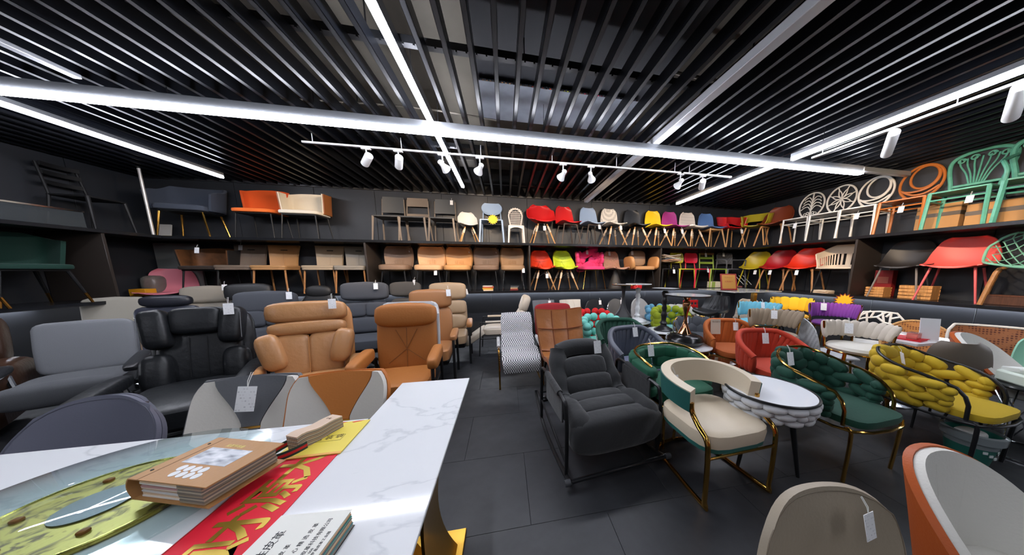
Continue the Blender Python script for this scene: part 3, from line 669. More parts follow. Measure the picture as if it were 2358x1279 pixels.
# ------------------------------------------------------------------ upper shelf, right wall (facing the room)
R_ = lambda y, x=5.7: (x, y, ZU)
shell_chair('shell_armchair', 'brown plastic armchair shell with wooden legs at the right corner', plastic((122, 52, 26), .45), R_(4.72), -75, 'bent', fn=shell_fn(arm=.15, fwd=.06, w=1.1))
CW = plastic((222, 218, 210))
cafe_chair('white bistro chair with palm leaf back', CW, R_(4.2), -84, 'palm', tag=((.02, -.2, .36),), w=.42)
cafe_chair('white bistro chair with flower wheel back', CW, R_(3.74), -84, 'flower', w=.42)
cafe_chair('white bistro chair with overlapping loops in its round back', CW, R_(3.3), -84, 'loops', tag=((.02, -.2, .36),), w=.42)
cafe_chair('orange brown bistro chair with overlapping loops in its round back', plastic((178, 104, 46)), R_(2.83), -84, 'loops', r=.016, tag=((.02, -.2, .36),), w=.43)
TEAL = mat((86, 158, 138), .45, bump=.1, scale=40, var=.12, vscale=20)
cafe_chair('teal bamboo look chair with scrolled fan back', TEAL, R_(2.36), -84, 'fan', r=.017, tag=((.1, -.2, .36),), w=.44)
t = cafe_chair('teal bamboo look armchair with scrolled back at the picture edge', TEAL, R_(1.85), -70, 'fan', r=.02, w=.5, wide=1.2)
for sx in (-1, 1): obj('armrest', MB().tube(cr([(sx * .2, .25, .8), (sx * .27, .05, .72), (sx * .27, -.15, .66), (sx * .24, -.2, .56), (sx * .24, -.19, .45)], 4), .018, 8), TEAL, t)
CARD = mat((186, 140, 90), .8, bump=.04, scale=30, var=.06)
for k, (y, z, d, h, w, lab) in enumerate(((2.62, 0, .12, .36, .38, 'tall cardboard carton on upper shelf behind the teal fan chair'), (2.18, 0, .12, .3, .42, 'wide cardboard carton standing between the two teal chairs'), (1.72, 0, .13, .46, .4, 'cardboard carton behind the teal armchair at the edge'))):
    t = thing('carton', lab, 'box', (5.92, y, ZU)); obj('box_body', MB().box((0, 0, h / 2), (d, w, h), bev=.004), CARD, t)
    obj('packing_tape', MB().box((-.001, 0, h * .62), (d + .004, w + .002, .05)), mat((96, 84, 70), .4), t)
# ------------------------------------------------------------------ left wall, both tiers
t = thing('display_case', 'clear acrylic case lying on the upper shelf at far left', 'case', (-5.36, 4.2, ZU), 0)
ACR = thin_glass((190, 196, 198), .06)
obj('case_top', MB().box((0, 0, .2), (.3, .62, .012)), ACR, t); obj('case_front', MB().box((.15, 0, .1), (.012, .62, .2)), ACR, t); obj('case_end', MB().box((0, .31, .1), (.3, .012, .2)), ACR, t)
obj('case_rim', MB().box((.15, 0, .2), (.02, .64, .018)), CHROME, t)
t = plastic_chair('spindle_chair', 'black spindle chair in shade behind the corner post', mat((14, 14, 15), .6), (-5.5, 4.85, ZU), 95, 'ladder', .4, .38, .6)
DKG = velvet((8, 50, 40))
tub_chair('dining_armchair', 'dark green velvet chair, black legs with gold tips, lower left shelf', (-5.42, 4.1, ZL), 80, DKG, DKG, DKG, wrap_fn(.27, .2, .03, 95, lambda u: .44, lambda u: .84 - .12 * max(0, abs(u) - .3), .05, .6), (.52, .52, .07, .44), BLK, ((.2, .19), (.28, .25), .4, .017, .010), tip=.12, tipm=GOLD, tag=((-.1, .2, .86), 180))
tub_chair('dining_armchair', 'white seat chair, black legs with gold tips, far left edge', (-5.4, 3.52, ZL), 80, fabric((196, 198, 200)), fabric((90, 92, 94)), fabric((210, 212, 214)), wrap_fn(.25, .2, .03, 85, lambda u: .44, lambda u: .8, .05, .6), (.5, .5, .07, .44), BLK, ((.2, .19), (.28, .25), .4, .017, .010), tip=.12, tipm=GOLD)
for k in range(4):
    tagp(obj('sample_card', MB().box((-5.74, 3.42 + .16 * k, ZL + .72), (.02, .12, .24), bev=.002), mat((214, 208, 198), .6)), ('first', 'second', 'third', 'rightmost')[k] + ' of four white cards in a row at the far left picture edge', 'card', 'white cards behind the green chair')
# ------------------------------------------------------------------ lower shelf, back wall
t = shell_chair('seat_shell', 'pink plastic seat shell without legs lying on the lower shelf', plastic((214, 124, 138)), L_(-5.42, 5.4), 25, 'none', fn=lambda u, v, f=shell_fn(): (f(u, v)[0] * 1.25, f(u, v)[1], f(u, v)[2] - .405))
tagp(obj('yellow_carton', MB().box((-5.62, 5.28, ZL + .055), (.2, .14, .11), bev=.004), mat((224, 160, 30), .6)), 'orange yellow carton beside the pink seat shell', 'box')
t = tagp(obj('plastic_wrap', MB().cush((-5.68, 5.5, ZL + .16), (.22, .24, .32), e=.6), mat((150, 146, 138), .15, bump=.9, scale=14, trans=.5)), 'crumpled clear plastic wrap behind the pink shell', 'wrap')
tub_chair('tub_chair', 'black and brown tub chair beside the pink shell', L_(-4.88, 5.47), 6, mat((104, 66, 36), .6, var=.5, vscale=6), fabric((30, 28, 28)), fabric((52, 42, 36)), wrap_fn(.29, .22, .02, 100, lambda u: .44, lambda u: .78 - .05 * abs(u), .03, .5), (.52, .46, .07, .44), BLKM, ((.2, .16), (.24, .2), .4, .012, .009), tag=((.04, -.2, .76),))
for x, c, lab, lm, tg in ((-4.42, (122, 106, 92), 'grey brown dining chair with grip slot, leftmost of its row', BLKM, ((-.12, .2, .84),)), (-3.93, (186, 140, 92), 'tan leather dining chair with grip slot, metal legs', OAK, None), (-3.2, (178, 158, 132), 'beige dining chair with grip slot, third of its row', OAK, None), (-2.72, (150, 142, 130), 'grey beige dining chair beside the brown divider', OAK, None)):
    dining_chair(lab, leather(c, .5), L_(x), 4 if x > -4 else 6, 'plain', lm, .5, tag=tg, h=.85)
for x, c, lab, tg in ((-2.02, (138, 112, 92), 'dark taupe pleated dining chair right of the brown divider', ((.22, .17, .84),)), (-1.42, (222, 176, 130), 'light tan pleated dining chair on the lower shelf', ((.14, -.2, .40),)), (-.9, (200, 148, 94), 'caramel pleated dining chair on the lower shelf', ((.22, .17, .84),)), (-.36, (124, 100, 82), 'brown pleated dining chair above a pile of sample books', ((.22, .17, .84),))):
    dining_chair(lab, leather(c, .5), L_(x), 0, 'pleat', BLKM, .5, tag=tg, h=.87)
t = dining_chair('brown curved dining chair with slim chrome legs, left of divider', leather((164, 128, 92), .5), L_(.17), 0, 'pleat', CHROME, .48, tag=((.2, -.22, .44),), h=.87)
def butterfly(label, m, x):
    t = shell_chair('butterfly_chair', label, m, L_(x), 8, fn=shell_fn(fwd=.05, wing=.13, lift=.05, w=1.02, arm=.06), th=.03)
    f = shell_fn(fwd=.05, wing=.13, lift=.05, w=1.02, arm=.06)
    for a, b in (((-.8, .62), (-.3, .45)), ((-.3, .45), (0, .66)), ((0, .66), (.3, .45)), ((.3, .45), (.8, .62)), ((-.85, .64), (.85, .64))):
        obj('stitch_line', MB().tube([V(f(a[0] + (b[0] - a[0]) * k / 5, a[1] + (b[1] - a[1]) * k / 5)) + V((0, -.015, .007)) for k in range(6)], .0028, 4), leather((120, 40, 20)) if x < 1 else leather((120, 140, 20)), t)
    return t
t = butterfly('orange red upholstered butterfly chair on wooden legs', leather((226, 66, 32), .5), .78); price_tag(t, (.03, -.25, .33))
butterfly('lime green upholstered butterfly chair on wooden legs', leather((190, 208, 50), .5), 1.27)
def woven(t, m, fn, rows, cols, th=.05, tilt=0., hs=1.28, ws=1.15, name='woven_strap', inner=0., alt=True, e=.75, u0=-1., u1=1.):
    """padded straps woven round a backrest, each its own piece"""
    me = cached(('puff', e), lambda: MB().cush((0, 0, 0), (2, 2, 2), e=e, nu=10, nv=8), name)
    for r in range(rows):
        for k in range(cols + (1 if (alt and r % 2) else 0)):
            off = 0 if (alt and r % 2) else .5
            u = u0 + (u1 - u0) * (k + off) / cols; v = (r + .5) / rows; half = alt and r % 2 and k in (0, cols)
            if half: u += (.5 / cols if k == 0 else -.5 / cols) * .5 * (u1 - u0)
            p = V(fn(u, v)); e_ = .02; tu = (V(fn(u + e_, v)) - V(fn(u - e_, v))); tv = (V(fn(u, min(1, v + e_))) - V(fn(u, max(0, v - e_))))
            w = tu.length / (2 * e_) * (u1 - u0) / cols / 2 * ws * (.6 if half else 1); h = (V(fn(u, 1)) - V(fn(u, 0))).length / rows / 2 * hs
            x = tu.normalized(); n_ = x.cross(tv).normalized(); z = n_.cross(x) if n_.length else tv.normalized()
            M = Matrix((x, n_, z)).transposed() @ Matrix.Rotation(rad(tilt * (1 if r % 2 else -1) if alt else tilt), 3, 'Y')
            M = M.to_4x4() @ Matrix.Diagonal((w, th / 2, h, 1)); M.translation = p - n_ * inner
            obj(name, me, m, t, mtx=M)
PINK = velvet((226, 62, 120))
t = thing('woven_chair', 'hot pink woven strap chair with gold legs', 'chair', L_(1.86), 5)
woven(t, PINK, wrap_fn(.27, .22, .0, 92, lambda u: .44, lambda u: .83 - .05 * abs(u), .03, .6), 3, 7, .08, 25)
obj('seat', MB().cush((0, -.02, .45), (.5, .46, .08), e=.35), PINK, t); legs(t, (.19, .17), (.26, .22), .41, .010, .008, GOLD); obj('seat_frame', MB().box((0, -.02, .405), (.46, .42, .012)), GOLD, t)
price_tag(t, (-.02, .18, .84))
def _knit(nt, b):
    tc = nt.nodes.new('ShaderNodeTexCoord'); n = nt.nodes.new('ShaderNodeTexNoise'); n.inputs['Scale'].default_value = 60; mp = nt.nodes.new('ShaderNodeMapping'); mp.inputs['Scale'].default_value = (3, 3, .5)
    r = nt.nodes.new('ShaderNodeValToRGB'); E = r.color_ramp.elements; E[0].position = .3; E[0].color = lin((120, 96, 74)); E[1].position = .75; E[1].color = lin((210, 196, 150))
    e = E.new(.48); e.color = lin((190, 150, 110)); e = E.new(.58); e.color = lin((196, 120, 140)); e = E.new(.64); e.color = lin((150, 130, 70))
    nt.links.new(tc.outputs['Object'], mp.inputs[0]); nt.links.new(mp.outputs[0], n.inputs[0]); nt.links.new(n.outputs[0], r.inputs[0]); nt.links.new(r.outputs[0], b.inputs['Base Color'])
KNIT = tex_mat('knit', _knit, .9)
shell_chair('pedestal_chair', 'multicoloured knitted seat on a dark cone pedestal', KNIT, L_(2.44), 10, 'cone', fn=shell_fn(w=.98), basem=mat((66, 62, 58), .5), tag=((-.05, .2, .82),), th=.03)
t = tub_chair('dining_armchair', 'tan leather armchair with separate round back cushion', L_(3.05), 0, leather((196, 142, 90)), leather((190, 134, 82)), leather((186, 140, 96)), wrap_fn(.33, .24, 0, 112, lambda u: .42, lambda u: .50, .02, .65), (.5, .5, .09, .45), BLKM, ((.2, .17), (.25, .21), .4, .011, .009), tag=((-.14, .17, .84),))
obj('back_cushion', MB().cush((0, .19, .68), (.42, .09, .36), RX(-8), e=.55), leather((150, 124, 100)), t)
for sx in (-1, 1): obj('armrest', MB().cush((sx * .3, -.03, .56), (.11, .44, .3), RY(sx * 10), e=.6), leather((196, 142, 90)), t)
# group right of the third divider
t = plastic_chair('side_chair', 'black chair with gold legs under a pile of seat pads', BLKM, L_(3.66, 5.45), 0, 'panel', .4, .4, .55, tag=((.06, -.22, .42),)); 
for k in range(6):
    c = ((150, 120, 96), (196, 150, 120), (120, 124, 130), (196, 186, 168), (130, 108, 92), (170, 160, 150))[k]
    o = obj('seat_pad', MB().shell(lambda u, v: (.21 * u, -.2 + .4 * v, .012 * sin(3 * u + k) + .01 * cos(4 * v)), 10, 10, 0, .014), fabric(c), None, (3.68 + .012 * (k % 3), 5.44 + .008 * k, ZL + .59 + .026 * k), (0, 0, rad(4 * (k % 4) - 6)))
    tagp(o, ('brown', 'peach', 'blue grey', 'cream', 'dark taupe', 'light grey')[k] + ' thin seat pad in the pile left of the yellow chair', 'seat pad', 'pile of seat pads')
t = plastic_chair('plastic_chair', 'yellow green plastic chair with rounded perforated back', plastic((206, 196, 60)), L_(4.1), 4, 'round', .43, .42, .83, backm=tex_mat('perf_y', _weave((206, 196, 60), (120, 118, 30), 60.), .4))
plastic_chair('plastic_chair', 'pink red plastic chair with rounded back', plastic((222, 40, 66)), L_(4.5), 6, 'round', .43, .42, .83, tag=((.12, -.22, .44),))
plastic_chair('ladder_chair', 'green plastic chair with wooden top rail', plastic((150, 176, 70)), L_(4.95), 0, 'ladder', .44, .42, .84, backm=wood((120, 84, 50)), tag=((-.05, .2, .82),))
plastic_chair('plastic_armchair', 'dark grey plastic armchair with mesh back', plastic((92, 94, 98), .5), L_(5.42, 5.46), -4, 'panel', .48, .44, .84, arms=True, backm=tex_mat('mesh_g', _weave((92, 94, 98), (36, 38, 40), 70.), .5), tag=((-.05, .2, .83),))
# ------------------------------------------------------------------ lower shelf, right wall
Q_ = lambda y, x=5.7: (x, y, ZL)
shell_chair('shell_armchair', 'olive yellow plastic armchair with wooden legs in the right corner', plastic((186, 164, 36)), Q_(5.05, 5.68), -70, 'metal', fn=shell_fn(arm=.15, fwd=.06, w=1.1), basem=plastic((196, 180, 40)), tag=((.1, -.2, .4),))
shell_chair('shell_armchair', 'dark red armchair shell on bent wooden legs', plastic((168, 26, 34)), Q_(4.55), -78, 'bent', fn=shell_fn(arm=.15, fwd=.06, w=1.12), tag=((.0, -.24, .4),))
shell_chair('shell_armchair', 'orange red armchair shell on bent wooden legs', plastic((224, 52, 28)), Q_(4.04), -78, 'bent', fn=shell_fn(arm=.15, fwd=.06, w=1.12), tag=((.0, -.24, .4),))
t = thing('slotted_armchair', 'cream armchair with slotted back on black legs', 'armchair', Q_(3.49), -80)
f = wrap_fn(.27, .23, .0, 105, lambda u: .44, lambda u: .85 - .22 * max(0, abs(u) - .25), .04, .65); CRM = plastic((226, 208, 184), .45)
obj('top_band', MB().shell(lambda u, v: f(u, .62 + .38 * v), 24, 5, -.008, .008), CRM, t); obj('lower_band', MB().shell(lambda u, v: f(u, .14 * v), 24, 3, -.008, .008), CRM, t)
for k in range(23): u = -.96 + 1.92 * k / 22; obj('slot_bar', MB().shell(lambda a, v: f(u + .021 * a, .12 + .52 * v), 1, 3, -.006, .006), CRM, t)
obj('seat', MB().box((0, -.02, .435), (.46, .42, .024), bev=.01), CRM, t); legs(t, (.18, .15), (.24, .21), .42, .012, .010, BLKM)
t = shell_chair('shell_armchair', 'black plastic shell chair with grey legs, right of the divider', plastic((40, 36, 34), .45), Q_(2.76), -80, 'metal', fn=shell_fn(arm=.1, fwd=.06, w=1.05), basem=mat((120, 112, 106), .5))
shell_chair('shell_armchair', 'coral pink plastic shell chair with matching legs', plastic((226, 92, 84), .45), Q_(2.3), -80, 'metal', fn=shell_fn(arm=.1, fwd=.06, w=1.1), basem=plastic((214, 92, 92)))
t = thing('lattice_chair', 'mint lattice shell armchair on wooden legs at the right edge', 'armchair', Q_(1.8), -72)
f = shell_fn(arm=.16, fwd=.07, w=1.22); MINT = plastic((128, 190, 160), .4)
obj('shell_rim', MB().tube(rim(f), .012, 8, True), MINT, t)
for pts in lattice_lines(f, 7): obj('lattice_bar', MB().tube(pts, .0055, 5), MINT, t)
for sx in (-1, 1): obj('leg_frame', MB().tube(cr([(sx * .25, -.22, 0), (sx * .2, -.15, .37), (sx * .16, -.1, .42), (sx * .16, .1, .42), (sx * .2, .15, .37), (sx * .25, .23, 0)], 3), .02, 8), OAK, t)
# ------------------------------------------------------------------ recliners and lounge seating on the left
def cush(t, name, m, c, d, tilt=0., e=.35, e2=None, puff=.1, rz=0.):
    return obj(name, MB().cush(c, d, RX(-tilt) @ RZ(rz) if rz else RX(-tilt), e=e, e2=e2, puff=puff), m, t)
def on_back(tilt, z0=.44, y0=.2):
    """position on a reclined back: (x, height along the back, offset towards the sitter)"""
    a = rad(tilt); return lambda x, h, o=0.: (x, y0 + h * sin(a) - o * cos(a), z0 + h * cos(a) + o * sin(a))
def swivel_base(t, m=CHROME, r=.3, z=.34):
    for k in range(5):
        a = 2 * pi * k / 5 + .3; o = obj('base_arm', MB().tube([(0, 0, .09), (r * cos(a), r * sin(a), .05)], [.03, .016], 8), m, t)
        obj('foot', MB().tube([(r * cos(a), r * sin(a), .06), (r * cos(a), r * sin(a), 0)], .022, 8), BLK, o)
    obj('column', MB().tube([(0, 0, .08), (0, 0, z)], .028, 12), m, t)
# tan leather recliner
TAN = wrinkled((178, 130, 86)); TAND = leather((176, 120, 66), .4)
t = thing('recliner', 'tan leather recliner with puffy headrest and rounded side bolsters', 'armchair', (-1.8, 2.66, 0), 22)
B = on_back(16)
cush(t, 'seat', TAN, (0, -.08, .40), (.62, .62, .18), 0, .3)
obj('seat_base', MB().box((0, 0, .27), (.6, .56, .12), bev=.03), TAND, t)
cush(t, 'back_frame', TAND, B(0.03, .36, -.1), (.60, .09, .74), 16, .35)
cush(t, 'headrest', TAN, B(0, .62, .03), (.60, .17, .2), 16, .4, puff=.2)
cush(t, 'neck_roll', TAN, B(0, .46, .04), (.58, .15, .13), 16, .5)
cush(t, 'back_cushion', TAN, B(-.12, .2, .03), (.27, .15, .42), 16, .4); cush(t, 'back_cushion', TAN, B(.12, .2, .03), (.27, .15, .42), 16, .4)
for sx in (-1, 1):
    obj('side_bolster', MB().cush(B(sx * .25, .25, .1), (.17, .17, .34), RX(-16) @ RY(sx * 14), e=.6), TAN, t)
    o = cush(t, 'armrest', TAN, (sx * .37, -.05, .52), (.14, .56, .12), -6, .4); obj('arm_panel', MB().box((sx * .37, 0, .36), (.08, .46, .26), bev=.03), TAND, t)
obj('centre_seam', MB().tube([B(0, .02 + .06 * k, .108) for k in range(7)], .004, 5), TAND, t)
swivel_base(t, BLKM, .28, .24); price_tag(t, B(.2, .715, .155), 0, 1.1)
# orange recliner with black tube frame
ORG = mat((166, 102, 44), .6, bump=.15, scale=60)
t = thing('recliner', 'orange fabric recliner with rolled padded arms on a black tube frame', 'armchair', (-1.0, 2.66, 0), 5)
B = on_back(10, .42, .22)
cush(t, 'seat', ORG, (0, -.06, .40), (.54, .58, .15), 2, .3)
cush(t, 'backrest', ORG, B(0, .30, 0), (.56, .13, .64), 10, .3, puff=.1); cush(t, 'headrest', ORG, B(0, .57, .035), (.58, .15, .24), 10, .45, puff=.2)
obj('back_panel', MB().cush(B(.01, .36, -.085), (.58, .04, .72), RX(-10), e=.25), mat((186, 190, 194), .5), t)
for k in range(4):
    x = (-.1, .1, -.17, .17)[k]; obj('tuft_seam', MB().tube([B(0, .22, .073), B(x, (.42, .42, .08, .08)[k], .07)], .0035, 5), leather((132, 80, 34)), t)
obj('centre_seam', MB().tube([B(0, .02 + .07 * k, .071) for k in range(7)], .0035, 5), leather((132, 80, 34)), t)
for sx in (-1, 1):
    cush(t, 'armrest', ORG, (sx * .31, -.08, .63), (.1, .46, .12), -4, .45)
    o = obj('arm_frame', MB().tube(cr([(sx * .31, .26, .0), (sx * .31, .24, .5), (sx * .31, .16, .57), (sx * .31, -.22, .57), (sx * .31, -.28, .5), (sx * .31, -.3, 0)], 4), .016, 8), BLK, t)
    obj('side_bracket', MB().box((sx * .29, 0, .33), (.02, .5, .03), bev=.004), BLK, t)
price_tag(t, B(.27, .66, -.02), 60, 1.0)
def recliner(label, m, loc, rz, w=.56, h=.74, tilt=12, style='plain', arms=True, legm=None, tag=None, headm=None, armm=None):
    t = thing('recliner', label, 'armchair', loc, rz); B = on_back(tilt)
    cush(t, 'seat', m, (0, -.06, .40), (w, .58, .17), 0, .3); obj('seat_base', MB().box((0, 0, .29), (w * .92, .5, .08), bev=.02), BLK, t)
    cush(t, 'backrest', m, B(0, .25, 0), (w, .14, .54), tilt, .32, puff=.12)
    if style == 'split':
        for sx in (-1, 1): cush(t, 'upper_cushion', m, B(sx * w * .24, .40, .05), (w * .5, .13, .22), tilt, .4)
        cush(t, 'lumbar_cushion', m, B(0, .16, .05), (w * .96, .15, .24), tilt, .45)
        cush(t, 'headrest', headm or m, B(0, h - .13, .03), (w, .17, .28), tilt, .32, puff=.2)
    else: cush(t, 'headrest', headm or m, B(0, h - .12, .03), (w, .16, .26), tilt, .38, puff=.2)
    if arms:
        for sx in (-1, 1):
            cush(t, 'armrest', armm or m, (sx * (w / 2 + .045), -.06, .615), (.09, .44, .08), -3, .45)
            obj('arm_frame', MB().tube(cr([(sx * (w / 2 + .045), .24, 0), (sx * (w / 2 + .045), .22, .5), (sx * (w / 2 + .045), .15, .575), (sx * (w / 2 + .045), -.2, .575), (sx * (w / 2 + .045), -.26, .5), (sx * (w / 2 + .045), -.28, 0)], 4), .017, 8), legm or BLK, t)
    else: swivel_base(t, legm or BLKM, .27, .26)
    if tag: price_tag(t, B(tag[0][0], tag[0][1], tag[0][2] + .05), tag[1] if len(tag) > 1 else 0, 1.05)
    return t
recliner('brown leather recliner behind the orange recliner, padded arms', leather((164, 112, 70), .42), (-1.0, 3.6, 0), 5, .54, .74, 10, tag=((.24, .74, .08), 15))
recliner('taupe beige tall recliner standing last in the aisle row', leather((168, 142, 112), .45), (-.92, 4.35, 0), 5, .58, .8, 10, style='split', tag=((.29, .7, .0), 60), armm=leather((176, 120, 72)))
CHAR = fabric((70, 73, 80), .8)
recliner('charcoal fabric recliner with split back cushions and white tag', CHAR, (-2.1, 4.32, 0), 14, .62, .82, 10, style='split', arms=False, tag=((.16, .8, .1), 0))
recliner('charcoal recliner between the black and tan leather recliners', CHAR, (-2.95, 3.72, 0), 18, .58, .74, 13, style='split', arms=False, tag=((.24, .72, .08), 0))
recliner('dark grey recliner whose head peeks out behind charcoal recliner', fabric((74, 72, 70)), (-1.72, 4.86, 0), 10, .5, .8, 10, arms=False, tag=((.15, .84, .05), -40))
recliner('black recliner with padded headrest under the beige chairs', leather((32, 33, 36), .45), (-3.85, 4.66, 0), 20, .52, .8, 10, arms=False)
recliner('grey beige recliner behind the navy office chair', fabric((150, 142, 130)), (-4.5, 4.82, 0), 22, .56, .76, 10, arms=False, tag=((.2, .78, .08), 0))
# black dome office chair
t = thing('dome_chair', 'black dome back office chair behind charcoal recliner', 'chair', (-3.05, 4.82, 0), 10); BL = leather((26, 27, 30), .5)
cush(t, 'backrest', BL, (0, .22, .80), (.46, .1, .62), 8, .75); cush(t, 'headrest', BL, (0, .26, 1.1), (.36, .12, .2), 8, .7); cush(t, 'seat', BL, (0, -.05, .46), (.5, .5, .1), 0, .35)
obj('back_hoop', MB().tube(cr([(-.26, .1, .62), (-.27, .2, .85), (-.18, .28, 1.02), (0, .3, 1.06), (.18, .28, 1.02), (.27, .2, .85), (.26, .1, .62)], 4), .014, 8), BLK, t); swivel_base(t, BLKM)
# black massage style recliner
BLR = wrinkled((28, 30, 33), .4); STI = mat((120, 122, 126), .6)
t = thing('massage_recliner', 'large black leather recliner with wing headrest and white stitching', 'armchair', (-2.62, 2.62, 0), 26); B = on_back(16, .44, .24)
cush(t, 'seat', BLR, (0, -.14, .40), (.56, .70, .2), -3, .35, puff=.2); obj('seat_base', MB().box((0, 0, .26), (.5, .5, .12), bev=.03), BLK, t)
cush(t, 'back_frame', BLR, B(.0, .34, -.09), (.62, .12, .72), 16, .45); cush(t, 'backrest', BLR, B(0, .24, .0), (.5, .16, .5), 16, .5)
cush(t, 'headrest', BLR, B(0, .56, .06), (.30, .16, .24), 16, .35)
for sx in (-1, 1):
    obj('head_wing', MB().cush(B(sx * .21, .5, .09), (.15, .18, .34), RX(-16) @ RY(sx * 6), e=.45), BLR, t)
    obj('side_bolster', MB().cush(B(sx * .22, .12, .07), (.17, .18, .34), RX(-16), e=.6), BLR, t)
    obj('back_seam', MB().tube([B(sx * .05, .06 + .05 * k, .083) for k in range(8)], .003, 4), BLK, t)
    obj('stitching', MB().tube([B(sx * .28, .36 + .03 * k, .175) for k in range(9)], .0025, 4), STI, t)
    cush(t, 'armrest', BLR, (sx * .37, -.1, .56), (.12, .6, .1), -4, .5); obj('arm_trim', MB().tube(cr([(sx * .42, .18, .56), (sx * .43, -.1, .54), (sx * .41, -.38, .53)], 4), .005, 5), CHROME, t)
    obj('arm_support', MB().tube([(sx * .36, .1, .52), (sx * .3, .05, .3)], .025, 8), BLK, t)
obj('recline_lever', MB().tube(cr([(.29, -.05, .3), (.36, -.2, .3), (.36, -.3, .32)], 3), .008, 6), CHROME, t)
swivel_base(t, BLKM, .3, .22); price_tag(t, B(.22, .68, .205), 0, 1.15)
# grey fabric lounge office chair
GRF = mat((122, 124, 129), .75, bump=.15, scale=300); GRD = fabric((92, 94, 98))
t = thing('lounge_chair', 'grey mesh lounge chair with folded roll seat and black arms', 'armchair', (-3.92, 3.12, 0), 34); B = on_back(12, .46, .22)
cush(t, 'backrest', GRF, B(0, .26, 0), (.52, .09, .50), 12, .25, puff=.05); cush(t, 'seat', GRD, (0, -.06, .42), (.54, .56, .16), 0, .35); cush(t, 'seat_roll', GRD, (0, -.3, .42), (.6, .2, .2), 0, .6)
for sx in (-1, 1):
    cush(t, 'armrest', leather((40, 41, 44), .35), (sx * .34, -.12, .58), (.1, .5, .07), -8, .5); obj('arm_support', MB().tube(cr([(sx * .34, .1, .56), (sx * .31, .05, .45), (sx * .28, 0, .36)], 3), .018, 8), CHROME, t)
obj('back_rail', MB().tube([B(.265, .02 + .09 * k, -.02) for k in range(6)], .014, 8), CHROME, t)
swivel_base(t, BLKM, .3, .36); price_tag(t, B(.27, .46, -.03), 70, 1.0)
# brown sofa recliner at the far left
BRN = wrinkled((70, 48, 36), .3)
t = thing('sofa_recliner', 'dark brown glossy leather recliner at far left edge', 'armchair', (-4.82, 2.92, 0), 42); B = on_back(14, .44, .22)
cush(t, 'seat', BRN, (0, -.08, .40), (.6, .64, .2), 0, .35, puff=.2); obj('seat_base', MB().box((0, .02, .2), (.84, .7, .3), bev=.06), BRN, t)
cush(t, 'back_cushion', BRN, B(0, .16, .0), (.66, .24, .34), 14, .45, puff=.3); cush(t, 'back_cushion', BRN, B(0, .44, .0), (.7, .24, .32), 14, .45, puff=.3)
for sx in (-1, 1): cush(t, 'armrest', BRN, (sx * .42, -.04, .5), (.2, .66, .28), 0, .5, puff=.2); obj('side_wing', MB().cush(B(sx * .34, .35, .04), (.14, .26, .5), RX(-14), e=.6), BRN, t)
# beige high back office chair
t = thing('office_chair', 'pale grey high back office chair against the left wall', 'chair', (-4.98, 4.28, 0), 30); B = on_back(6, .46, .22); BG = fabric((158, 154, 144))
cush(t, 'backrest', BG, B(0, .32, 0), (.5, .08, .64), 6, .25, puff=.05); cush(t, 'seat', BG, (0, -.05, .44), (.52, .52, .1), 0, .35)
for sx in (-1, 1): obj('armrest', MB().tube(cr([(sx * .26, .2, .72), (sx * .29, .0, .68), (sx * .29, -.2, .66), (sx * .28, -.1, .46)], 4), .014, 8), CHROME, t)
swivel_base(t, CHROME); price_tag(t, B(.26, .42, .04), 30)
# navy office chair with head roll
NAVY = leather((50, 53, 66), .4)
t = thing('office_chair', 'navy leather office chair with black head roll', 'chair', (-4.22, 4.02, 0), 24); B = on_back(8, .48, .22)
cush(t, 'backrest', NAVY, B(0, .26, 0), (.52, .1, .52), 8, .25); cush(t, 'headrest', leather((38, 40, 48), .35), B(0, .58, .02), (.42, .14, .15), 8, .6)
obj('headrest_bar', MB().tube([B(0, .4, -.06), B(0, .6, -.03)], .02, 8), BLK, t)
cush(t, 'seat', NAVY, (0, -.02, .46), (.54, .5, .12), 0, .35); cush(t, 'seat_roll', leather((38, 40, 48), .35), (0, -.27, .46), (.56, .16, .16), 0, .7)
for sx in (-1, 1): obj('armrest', MB().tube(cr([(sx * .27, .22, .66), (sx * .32, .1, .68), (sx * .32, -.2, .66), (sx * .3, -.26, .58), (sx * .28, -.1, .46)], 4), .013, 8), CHROME, t)
swivel_base(t, CHROME)
# light beige lounger by the back wall, facing left
LB = leather((196, 184, 166), .5)
t = thing('lounger', 'light beige reclining lounger with adjustable headrest by back wall', 'armchair', (-.12, 4.72, 0), -90); B = on_back(32, .42, .22)
cush(t, 'seat', LB, (0, -.02, .40), (.52, .5, .13), 0, .35); cush(t, 'leg_rest', LB, (0, -.42, .30), (.52, .42, .11), -35, .35); cush(t, 'backrest', LB, B(0, .2, 0), (.52, .12, .44), 32, .35); cush(t, 'headrest', LB, B(0, .50, .03), (.50, .15, .3), 20, .45)
for sx in (-1, 1):
    obj('side_frame', MB().tube([(sx * .29, .3, 0), (sx * .29, .26, .58), (sx * .29, -.3, .58), (sx * .29, -.34, 0)], .012, 8), BLK, t); obj('arm_pad', MB().tube([(sx * .29, .16, .59), (sx * .29, -.22, .59)], .02, 8), LB, t)
    obj('side_rail', MB().tube([(sx * .29, .28, .3), (sx * .29, -.32, .3)], .01, 8), BLK, t)
